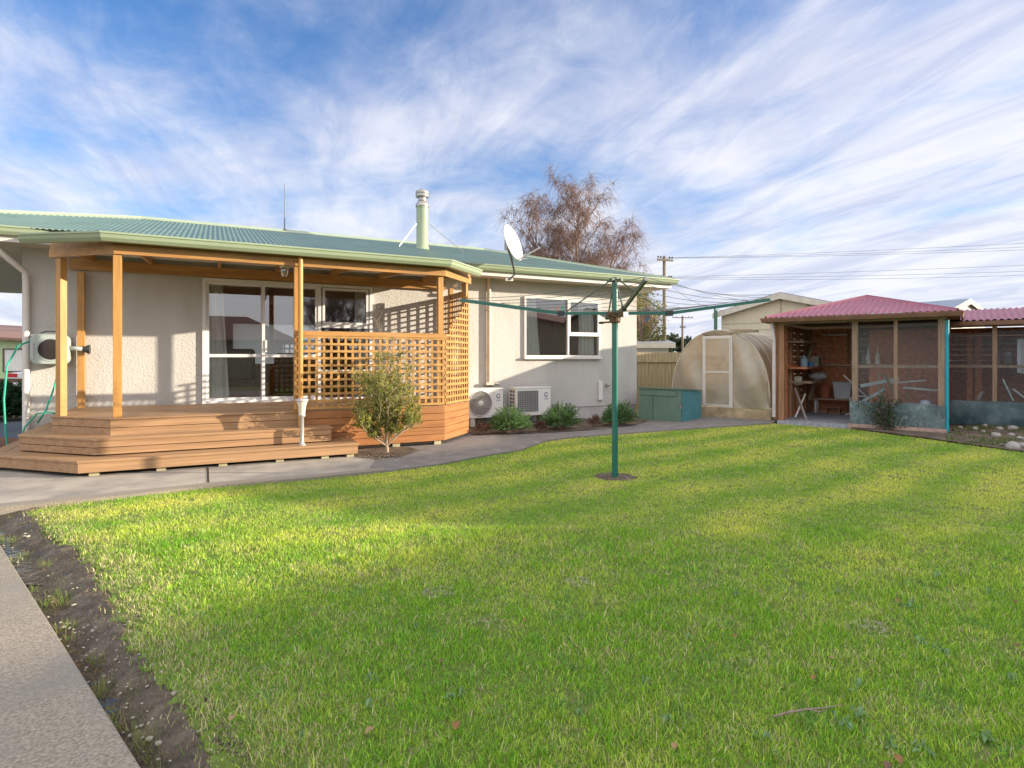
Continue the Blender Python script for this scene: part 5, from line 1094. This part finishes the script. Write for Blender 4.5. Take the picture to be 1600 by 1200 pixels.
# climber by the skirt panel
def climber():
    t=thing('scrambling_rose',L_(2.12,-.22,0),'dark scrambling plant climbing up the iron skirt panel of the aviary','climber',rz=RZ2); r=np.random.default_rng(5); b=MB();P=[];D=[];C=[]
    for i in range(16):
        x,z=r.normal(0,.06),0.; pts=[(x,0,0)]
        for k in range(6): x+=r.normal(-.015,.07); z+=r.uniform(.05,.16); pts.append((x,r.normal(0,.04),z))
        b.tube(pts,.005,4,False)
        for k in range(70):
            q=pts[r.integers(1,7)]; P.append(np.array(q)+r.normal(0,.045,3)); D.append(r.normal(0,1,3)); m=r.random(); C.append(np.array([.02,.06,.025])*(1-m)+(np.array([.09,.07,.05]) if r.random()<.4 else np.array([.07,.14,.06]))*m)
    b.build('stems',M_bark,t,local=True); n=len(P); leafmesh('foliage',P,D,r.uniform(.03,.055,n),r.uniform(.01,.017,n),C,t)
climber()
def low_weeds():
    r=np.random.default_rng(9);P=[];D=[];C=[]
    xy=[]
    while len(xy)<2600:
        px=r.uniform(1478,1640); py=r.uniform(664,702); x,y=gp(px,py); 
        if inpoly(np.array([x]),np.array([y]),GR)[0] and vnoise(np.array([x]),np.array([y]),3.2,4)[0]>.38+(py-664)*.006: xy.append((x,y))
    for x,y in xy:
        P.append((x,y,.0)); D.append((r.normal(0,.7),r.normal(0,.7),r.uniform(.5,1.3))); m=r.random(); C.append(np.array([.07,.12,.035])*(1-m)+np.array([.26,.28,.12])*m)
    n=len(P); o=leafmesh('ground_cover',P,D,r.uniform(.02,.08,n),r.uniform(.004,.012,n),C,None); tag(o,'low straggling weeds among the stones by the aviaries','weeds',kind='stuff')
low_weeds()
# ---------------------------------------------------------------- trees
def birch(loc,h,spread,label,seed,dens=1.0,name='birch_tree',lean=0):
    t=thing(name,loc,label,'tree'); r=np.random.default_rng(seed); b=MB(); S_=[]   # strands
    def limb(p,d,L,rad,lv):
        n=7; pts=[p]; q=p.copy(); dd=d/np.linalg.norm(d)
        for k in range(n):
            dd=dd+r.normal(0,.07+.03*lv,3)+np.array([0,0,(.05,.03,-.01,-.05)[lv]]); dd/=np.linalg.norm(dd); q=q+dd*L/n; pts.append(q.copy())
        rs=[rad*(1-.80*k/n) for k in range(n+1)]; b.tube([tuple(x) for x in pts],rs,(8,6,4,3)[lv],False)
        if lv>=1:
            for k in range(int((0,9,9,8)[lv]*dens)):
                u=r.uniform(1.5 if lv==1 else .5,n); i=int(min(n-1,u)); S_.append((pts[i]*(1-(u-i))+pts[i+1]*(u-i),dd))
        if lv<3:
            for k in range((13,7,4)[lv]):
                u=r.uniform((1.2,1.5,1.5)[lv],n); i=int(min(n-1,u)); x=pts[i]*(1-(u-i))+pts[i+1]*(u-i)
                a=r.uniform(0,6.283); el=r.uniform(.15,.9); side=np.array([math.cos(a),math.sin(a),el]); nd=dd*.5+side*.75
                f=(1-(u/n)*.55); limb(x,nd,L*(.50,.52,.5)[lv]*f*r.uniform(.75,1.2),max(.008,rs[i]*.55),lv+1)
    base=np.array([0,0,-.1]); b.tube([(0,0,-.1),(0.02,0,.8),(0,0,1.6)],[.26,.20,.17],10)
    b0=np.array([0,0,1.5]); hh=h-1.5
    for dx,dy,L in ((lean,.0,1.0),(-.30,.1,.86),(.30,-.1,.80),(-.55,-.1,.62),(.60,.1,.60),(.1,.35,.75),(-.1,-.35,.75)):
        limb(b0+np.array([dx*.2,dy*.2,0]),np.array([dx*spread/2.3,dy*spread/2.3,1.0]),L*hh*.86,.12,0)
    b.build('trunk',mat('birch_bark',(.30,.22,.17),rough=.85,var=.35,vscale=7),t,local=True)
    n=len(S_); print('strands',n); k=6; P=np.array([s[0] for s in S_]); d=np.array([s[1] for s in S_])+r.normal(0,.55,(n,3)); d/=np.linalg.norm(d,axis=1,keepdims=True)
    Ls=r.uniform(.25,.95,n)[:,None]; seg=[P]; q=P.copy()
    for i in range(k):
        d=d+np.array([0,0,-.27])+r.normal(0,.10,(n,3)); d/=np.linalg.norm(d,axis=1,keepdims=True); q=q+d*Ls/k; seg.append(q.copy())
    wv=r.normal(size=(n,3)); wv[:,2]*=.2; wv/=np.linalg.norm(wv,axis=1,keepdims=True); V=[]
    for i in range(k+1):
        w=.0085*(1-.7*i/k); V+= [seg[i]-wv*w,seg[i]+wv*w]
    V=np.stack(V,1).reshape(-1,3); base=(np.arange(n)*2*(k+1))[:,None,None]; f=np.array([[2*i,2*i+1,2*i+3,2*i+2] for i in range(k)])[None]; Fc=(base+f).reshape(-1,4)
    m=r.random((n,1)); C=np.array([.15,.085,.065])*(1-m)+np.array([.36,.245,.20])*m; C=np.repeat(np.concatenate([C,np.ones((n,1))],1),2*(k+1),0)
    # little catkins / seed tufts on the strands
    npmesh('crown',V,Fc,4,M_leaf,colors=C,parent=t); return t
x,y=cw(2.95,28); birch((x,y,-.1),11.0,3.3,'tall bare weeping birch with reddish twigs behind the house roof',21,1.0)
x,y=cw(5.3,28.5); birch((x,y,-.1),6.2,1.5,'lower bare weeping birch at the right end of the roof, beside the tall one',22,.7)
x,y=cw(17.7,30); birch((x,y,-.1),4.7,1.2,'bare twiggy treetop peeping over the aviary roof',23,.25,name='bare_tree')
def leafy_tree(loc,h,w,label,seed,c1,c2,n=4200,name='small_tree',ls=.11,trunk=True):
    t=thing(name,loc,label,'tree'); r=np.random.default_rng(seed); b=MB(); P=[];D=[];C=[]
    b.tube([(0,0,-.1),(.05,0,h*.3),(0,.05,h*.7)],[.12,.09,.04],8)
    cl=[]
    for i in range(26):
        a=r.uniform(0,6.283); z=r.uniform(.3,1)*h; q=w/2*math.sqrt(max(.05,1-((z/h-.6)/.45)**2))*r.uniform(.3,1); c=np.array([math.cos(a)*q,math.sin(a)*q,z*.95]); cl.append(c); b.tube([(0,0,z*.5),tuple(c)],[.03,.012],4,False)
    for i in range(n):
        c=cl[r.integers(0,26)]; P.append(c+r.normal(0,w*.085,3)); D.append(r.normal(0,1,3)); m=r.random(); C.append(np.array(c1)*(1-m)+np.array(c2)*m)
    b.build('trunk',M_bark,t,local=True); leafmesh('crown',P,D,r.uniform(.6,1.3,n)*ls,r.uniform(.6,1.3,n)*ls*.3,C,t)
x,y=cw(4.75,21.5); leafy_tree((x,y,-.1),4.9,1.9,'thin yellow green tree between the house corner and the utility pole',3,(.10,.15,.04),(.36,.30,.10),2600)
x,y=cw(4.9,24.5); birch((x,y,-.1),5.0,1.6,'slender twiggy tree hidden behind the yellow green one',31,.5,name='bare_tree')
def treeline(name,l0,l1,dep,h,label,seed,n=9000,ls=1.1):
    r=np.random.default_rng(seed); P=[];D=[];C=[]
    lat=r.uniform(l0,l1,n); hh=h*(.45+.55*vnoise(lat,lat*0,.12,seed))*(.75+.35*vnoise(lat,lat*0,.6,seed+1)); z=r.random(n)**.7*hh; dp=dep+r.uniform(-3,3,n)
    x=dp*AX[0]+lat*RT[0]; y=dp*AX[1]+lat*RT[1]; m=r.random((n,1))
    o=leafmesh(name,np.stack([x,y,z],1),r.normal(0,1,(n,3)),np.full(n,ls)*r.uniform(.5,1.2,n),np.full(n,ls*.35),np.array([.035,.055,.03])*(1-m)+np.array([.10,.12,.06])*m,None); tag(o,label,'trees',kind='stuff')
treeline('far_treeline',22,75,150,9.5,'dark tree line on the horizon beyond the sheds',5)
treeline('far_treeline',-190,-95,150,7,'dark tree line on the horizon at the far left',6,4000)
# ================================================================ BEYOND THE FENCE
def gable(root_loc,rz,hw,eave,apex,length,label,cat,name,wm,rm,over=.25,fas=None,win=None):
    t=thing(name,root_loc,label,cat,rz=rz); sl=(apex-eave)/(hw+over)
    zt=lambda x: apex-.06-sl*abs(x)
    lb(MB().add([(-hw,0,0),(hw,0,0),(hw,0,zt(hw)),(0,0,zt(0)),(-hw,0,zt(hw)),(-hw,length,0),(hw,length,0),(hw,length,zt(hw)),(0,length,zt(0)),(-hw,length,zt(hw))],[(0,1,2,3,4),(9,8,7,6,5),(1,6,7,2),(5,0,4,9)]),t,'wall',wm)
    b=MB(); 
    for s in (-1,1): b.add([(0,-over,apex),(s*(hw+over),-over,eave),(s*(hw+over),length+over,eave),(0,length+over,apex),(0,-over,apex-.05),(s*(hw+over),-over,eave-.05),(s*(hw+over),length+over,eave-.05),(0,length+over,apex-.05)],[(0,1,2,3),(7,6,5,4),(0,4,5,1),(1,5,6,2),(2,6,7,3)])
    lb(b,t,'roof',rm)
    b=MB()
    for s in (-1,1): b.add([(0,-over-.02,apex-.02),(s*(hw+over),-over-.02,eave-.02),(s*(hw+over),-over-.02,eave-.22),(0,-over-.02,apex-.24)],[(0,1,2,3)])
    lb(b,t,'barge_board',fas or wm); return t
ch_=gable((*cw(9.66,21),0),RZ2,2.13,3.17,3.81,8,'cream weatherboard outbuilding gable behind the greenhouse','outbuilding','outbuilding',M_cream,M_groof,fas=mat('pale_barge',(.62,.58,.50)))
b=MB()
for k in range(11): b.bb(-2.13,2.13,-.012,-.001,.25*k+.24,.25*k+.26)
lb(b,ch_,'weatherboard_lines',mat('cream_line',(.42,.38,.28)))
lb(MB().bb(-.04,0,-.03,-.013,2.2,3.6),ch_,'cover_batten',mat('cream_line',(.42,.38,.28)))
gp_=MB().beam((*cw(7.65,22),0),(*cw(7.65,22),3.3),.09,.09).build('fence_post',mat('dull_green_post',(.10,.20,.14)),loc=(*cw(7.65,22),0)); tag(gp_,'dull green post at the left eave of the cream outbuilding','post')
wsh=thing('shed',(*cw(5.35,20),0),'low white shed with pale flat roof above the paling fence','shed',rz=RZ2+.5)
lb(MB().bb(-3,0,0,4,0,1.93),wsh,'wall',mat('white_shed',(.62,.63,.62),rough=.6,var=.05)); lb(MB().add([(-3.2,-.25,1.98),(.2,-.25,1.98),(.2,4.2,2.28),(-3.2,4.2,2.28),(-3.2,-.25,1.93),(.2,-.25,1.93),(.2,4.2,2.23),(-3.2,4.2,2.23)],[(0,1,2,3),(7,6,5,4),(0,4,5,1),(1,5,6,2),(2,6,7,3),(3,7,4,0)]),wsh,'roof',mat('pale_roof',(.45,.44,.42),rough=.5))
lb(MB().bb(-3.2,.2,-.27,-.251,1.80,1.96),wsh,'fascia',mat('cream_trim',(.60,.57,.47))); lb(MB().add([(.21,-.25,1.78),(.21,4.2,2.06),(.21,4.2,2.22),(.21,-.25,1.95)],[(0,1,2,3)]),wsh,'side_fascia',MATS['white_shed'])
gh2=gable((*cw(19.6,25.2),0),RZ2+R(70),1.8,3.45,4.02,3.2,'grey iron roofed building seen between the two aviary roofs','building','outbuilding',mat('pale_wall',(.45,.43,.40)),mat('blue_grey_iron',(.25,.30,.36),rough=.4),over=.12,fas=mat('pale_barge2',(.22,.21,.20)))
def fence(p0,p1,h,label,name,m,rail=True):
    p0=Vector((*p0,0));p1=Vector((*p1,0));d=p1-p0;L=d.length;a=math.atan2(d.y,d.x); t=thing(name,tuple(p0),label,'fence',rz=a); b=MB(); x=0; r=random.Random(2)
    while x<L: b.bb(x+.004,x+.106,0,.018,0,h+r.uniform(-.012,.012)); x+=.11
    lb(b,t,'palings',m); 
    if rail:
        lb(MB().bb(0,L,-.05,-.001,h-.28,h-.20),t,'rail',m)
        x=.3
        while x<L: lb(MB().bb(x,x+.11,-.13,-.051,0,h-.10),t,'post',m); x+=2.4
    return t
fence(cw(3.05,16.4),cw(8.5,18.2),1.62,'weathered timber paling fence between the house and the greenhouse','paling_fence',M_fence)
# utility poles and wires
def pole(loc,h,label,arms,rz,r0=.14):
    t=thing('utility_pole',loc,label,'utility pole',rz=rz); lb(MB().tube([(0,0,0),(0,0,h)],[r0,r0*.75],8),t,'pole',M_pole,smooth='all')
    for z,w in arms:
        lb(MB().bb(-w,w,-.16,-.06,z-.06,z+.06),t,'crossarm',M_pole)
        for s in (-1,-.62,.62,1): lb(MB().lathe((s*(w-.06),-.11,z+.06),[(.02,0),(.02,.08),(.06,.09),(.07,.14),(.03,.2),(0,.2)],8),t,'insulator',M_blk)
    return t
pl=(*cw(10.4,40),0); prz=math.atan2(RT[1],RT[0])+R(20)
pole(pl,8.45,'nearer utility pole with two short crossarms behind the house corner',[(8.15,.62),(6.85,.55)],prz)
pf=(*cw(26.2,90),0); pole(pf,8.0,'small distant utility pole with one long crossarm',[(7.7,1.55),(6.2,.45)],math.atan2(RT[1],RT[0]),.2)
def cable(p,q,sag,label,rad=.008,group='overhead wires'):
    p=Vector(p);q=Vector(q);pts=[]
    for i in range(25): t=i/24; v=p.lerp(q,t); v.z-=sag*4*t*(1-t); pts.append(v)
    b=MB().tube(pts,rad,4,False); o=b.build('overhead_wire',M_wire,loc=tuple(p)); return tag(o,label,'wire',group=group)
def cp(l,d,z): x,y=cw(l,d); return (x,y,z)
for dx,z0,z1,s,lbz in ((-.5,8.3,8.75,.25,'topmost overhead wire crossing the right sky'),(.1,8.3,8.45,.25,'second overhead wire from the top at right'),(.55,8.3,8.3,.28,'third overhead wire from the top at right')):
    cable(cp(10.4+dx,40,z0),cp(46,31.5+dx,z1),s,lbz)
for dx,z0,z1,s,lbz in ((-.45,7.0,7.35,.2,'upper wire of the lower overhead pair at right'),(.1,6.95,7.0,.3,'middle wire of the lower overhead wires at right'),(.5,6.9,6.95,.45,'lowest sagging overhead wire at right')):
    cable(cp(10.4+dx,40,z0),cp(46,31.5+dx,z1),s,lbz)
for k,(dx,lbz) in enumerate(((-.5,'topmost wire running left from the nearer pole behind the birch'),(0,'middle wire running left from the nearer pole behind the birch'),(.5,'lowest wire running left from the nearer pole behind the birch'))):
    cable(cp(10.4+dx,40,8.3),cp(-14+dx,62,7.0),.6,lbz)
cable(cp(10.7,40,6.8),(*L_(1.0,5.5,0)[:2],3.0),.5,'service wire dropping from the nearer pole toward the aviary roof',.01); cable(cp(10.6,40,6.8),cp(7.9,22,3.25),.35,'service wire dropping from the nearer pole to the green post',.01); cable(cp(10.5,40,6.8),cp(9.6,21.5,3.8),.35,'service wire dropping from the nearer pole to the cream gable',.01)
# far left: neighbour, car, fence, planting
nh=thing('neighbour_house',(*cw(-24,23.5),0),'pale green neighbouring house with brown roof edge at the far left','house',rz=math.atan2(RT[1],RT[0]))
lb(MB().bb(-3,8,0,5,0,2.30),nh,'wall',mat('pale_green_wall',(.50,.60,.36),rough=.7)); lb(MB().add([(-3.4,-.4,2.66),(9,-.4,2.02),(9,5,2.6),(-3.4,5,3.2),(-3.4,-.4,2.56),(9,-.4,1.92),(9,5,2.5),(-3.4,5,3.1)],[(0,1,2,3),(7,6,5,4),(0,4,5,1),(1,5,6,2),(3,7,4,0)]),nh,'roof',mat('brown_roof',(.25,.14,.10),rough=.6))
wf=MB(); frame(wf,3.6,5.2,.9,1.85,.05,-.03,.05); wf=lb(wf,nh,'window',mat('dark_frame',(.14,.10,.08)))
cu=MB(); n=40; cu.v=[(3.65+1.5*i/n,-.02-.015*math.sin(i*1.9),z) for z in (.95,1.80) for i in range(n+1)]; cu.f=[(i,i+1,n+2+i,n+1+i) for i in range(n)]; cu.build('net_curtain',M_curt,wf,local=True)
car=thing('parked_car',(*cw(-16.35,19),0),'white car with red tail lamp parked beyond the fence at the far left','car',rz=math.atan2(RT[1],RT[0]))
prof=[(0,.35),(-.02,.75),(.05,.98),(.42,1.02),(.75,1.30),(1.1,1.40),(2.1,1.38),(2.9,1.0),(3.9,.88),(4.1,.7),(4.12,.3)]
vs=[(x,y,z) for y in (.0,1.7) for x,z in prof]; n=len(prof); cwht=mat('car_white',(.75,.76,.78),rough=.25,spec=.6,coat=.5,var=.02)
lb(MB().add(vs,[tuple(range(n))[::-1],tuple(range(n,2*n))]+[(i,(i+1)%n,n+(i+1)%n,n+i) for i in range(n)]),car,'body',cwht,bevel=.05)
lb(MB().add([(.62,-.012,1.03),(2.7,-.012,1.03),(2.05,-.012,1.31),(.98,-.012,1.31)],[(0,1,2,3)]),car,'side_window',M_blk); lb(MB().add([(.40,.1,1.035),(.40,1.6,1.035),(.72,1.5,1.30),(.72,.2,1.30)],[(3,2,1,0)]),car,'rear_window',M_blk)
lb(MB().bb(-.015,.30,-.015,.28,.84,.96),car,'tail_lamp',mat('tail_red',(.55,.02,.03),rough=.2))
for wx in (.75,3.3):
    w_o=lb(MB().lathe((wx,-.02,.31),[(0,.0),(.31,.0),(.31,.2),(0,.2)],20,axis=(0,1,0)),car,'wheel',M_blk); MB().lathe((wx,-.035,.31),[(0,0),(.19,.0),(.20,.012)],16,axis=(0,1,0)).build('rim',M_galv,w_o,local=True)
bf=MB().beam(cp(-14.2,15.1,.88),cp(-9.5,15.1,.88),.12,.10).beam(cp(-13.0,15.15,-.1),cp(-13.0,15.15,.85),.1,.1).beam(cp(-11.2,15.15,-.1),cp(-11.2,15.15,.85),.1,.1).build('low_fence',mat('brown_rail',(.22,.13,.09),rough=.8),loc=cp(-12,15.1,0)); tag(bf,'low brown timber rail fence at the far left in front of the car','fence')
shrub_low(cp(-12.7,14.75,-.1),2.2,.95,'dark strappy green plants under the brown rail at the far left',stems=240,nl=40,c1=(.02,.06,.025),c2=(.07,.16,.06),leafL=.11,name='strappy_plant',cat='plants',seed=8)
struct(MB().add([(*cw(-16,11.0),-.09),(*cw(-7,11.0),-.09),(*cw(-8,14.6),-.09),(*cw(-18,14.6),-.09)],[(0,1,2,3)]).build('side_yard_paving',mat('bluish_paving',(.16,.19,.22),rough=.7,var=.3,vscale=3)))
gb=MB().beam(cp(-10.5,10.2,.0),cp(-6.9,9.6,.0),.06,.22).beam(cp(-10.3,9.6,-.04),cp(-7.0,9.0,-.04),.06,.18).build('garden_edging',mat('edging_board',(.22,.12,.085),rough=.8,var=.25),loc=cp(-9,9.6,0)); tag(gb,'brown timber edging boards left of the steps','edging')
# ================================================================ NEIGHBOURS OFF TO THE SUNNY SIDE AND BEHIND (they shade the lawn and show in the glass)
def block(prof,l0,l1,name,label,wm,rm,zev):
    t=thing(name,(*cw(l0,prof[0][0]),0),label,'house',rz=0)
    m=len(prof); top=[(a,z) for a,z in prof]
    for nm,mm,off,lo in (('wall',wm,.0,None),('roof',rm,.12,1)):
        b=MB(); A0,A1=l0+(0 if nm=='wall' else -.25),l1
        zz=[z-(.12 if nm=='wall' else 0) for a,z in top]; zb=[0]*m if nm=='wall' else [z-.10 for a,z in top]
        for i in range(m-1):
            a0,a1=top[i][0],top[i+1][0]
            vs=[cp(A0,a0,zb[i]),cp(A0,a1,zb[i+1]),cp(A0,a1,zz[i+1]),cp(A0,a0,zz[i]),cp(A1,a0,zb[i]),cp(A1,a1,zb[i+1]),cp(A1,a1,zz[i+1]),cp(A1,a0,zz[i])]
            b.add(vs,[(0,1,2,3),(7,6,5,4),(3,2,6,7),(0,4,5,1)]+([(0,3,7,4)] if i==0 else [])+([(1,5,6,2)] if i==m-2 else []))
        b.build(nm,mm,t)
    return t
M_nw=mat('neighbour_wall',(.42,.33,.25),rough=.8); M_nr=mat('neighbour_roof',(.28,.13,.10),rough=.7)
block([(-7,2.7),(-2.4,4.7),(4.72,3.30)],16,24,'neighbour_house','brown neighbouring house off to the right of the lawn, nearest the viewer',M_nw,M_nr,2.6)
block([(4.74,3.42),(6.0,4.0),(7.1,3.82),(9.35,3.35),(10.58,3.30)],16,22,'neighbour_garage','neighbouring garage off to the right of the lawn between two houses',M_nw,M_nr,2.6)
block([(10.6,3.32),(11.6,3.5),(12.1,4.12),(12.7,4.35),(13.6,4.35),(14.6,4.26),(15.3,3.2)],16,24,'neighbour_house','neighbouring house off to the right, farthest from the viewer',M_nw,M_nr,2.6)
bk=thing('neighbour_house',(-6,-18,0),'long brown roofed house behind the viewer, seen in the door glass','house')
MB().bb(-16,4,-24,-18,0,2.6).build('wall',M_nw,bk); MB().add([(-17,-17.4,2.6),(5,-17.4,2.6),(2,-21,4.3),(-14,-21,4.3),(-17,-24.6,2.6),(5,-24.6,2.6)],[(0,1,2,3),(4,3,2,5),(0,3,4),(1,5,2)]).build('roof',M_nr,bk)
fb=MB().bb(-25,25,-9.1,-9.0,0,1.7).build('board_fence',M_fence,loc=(0,-9,0)); tag(fb,'timber boundary fence behind the viewer','fence')
birch((7.5,-19,0),8.5,3.0,'bare tree behind the viewer mirrored in the door glass',41,.5,name='bare_tree'); birch((12.5,-20,0),7.5,3.0,'second bare tree behind the viewer mirrored in the glass',42,.4,name='bare_tree')

# ---------------------------------------------------------------- survey correction: the house and all fixed to it stand a little farther off and larger
KH = 1.093; C0 = Vector((0,0,H))
near_names = ('flue_pipe','antenna_mast','satellite_dish','eave_lamp','sensor_light','hose_reel','garden_hose','outdoor_tap','heat_pump','pipe_fitting','outdoor_socket','armchair','sofa','cushion')
for o in list(COL.objects):
    if o.parent is None and (o is house or o.name.split('.')[0] in near_names):
        o.location = C0+(o.location-C0)*KH; o.scale = (KH,KH,KH)
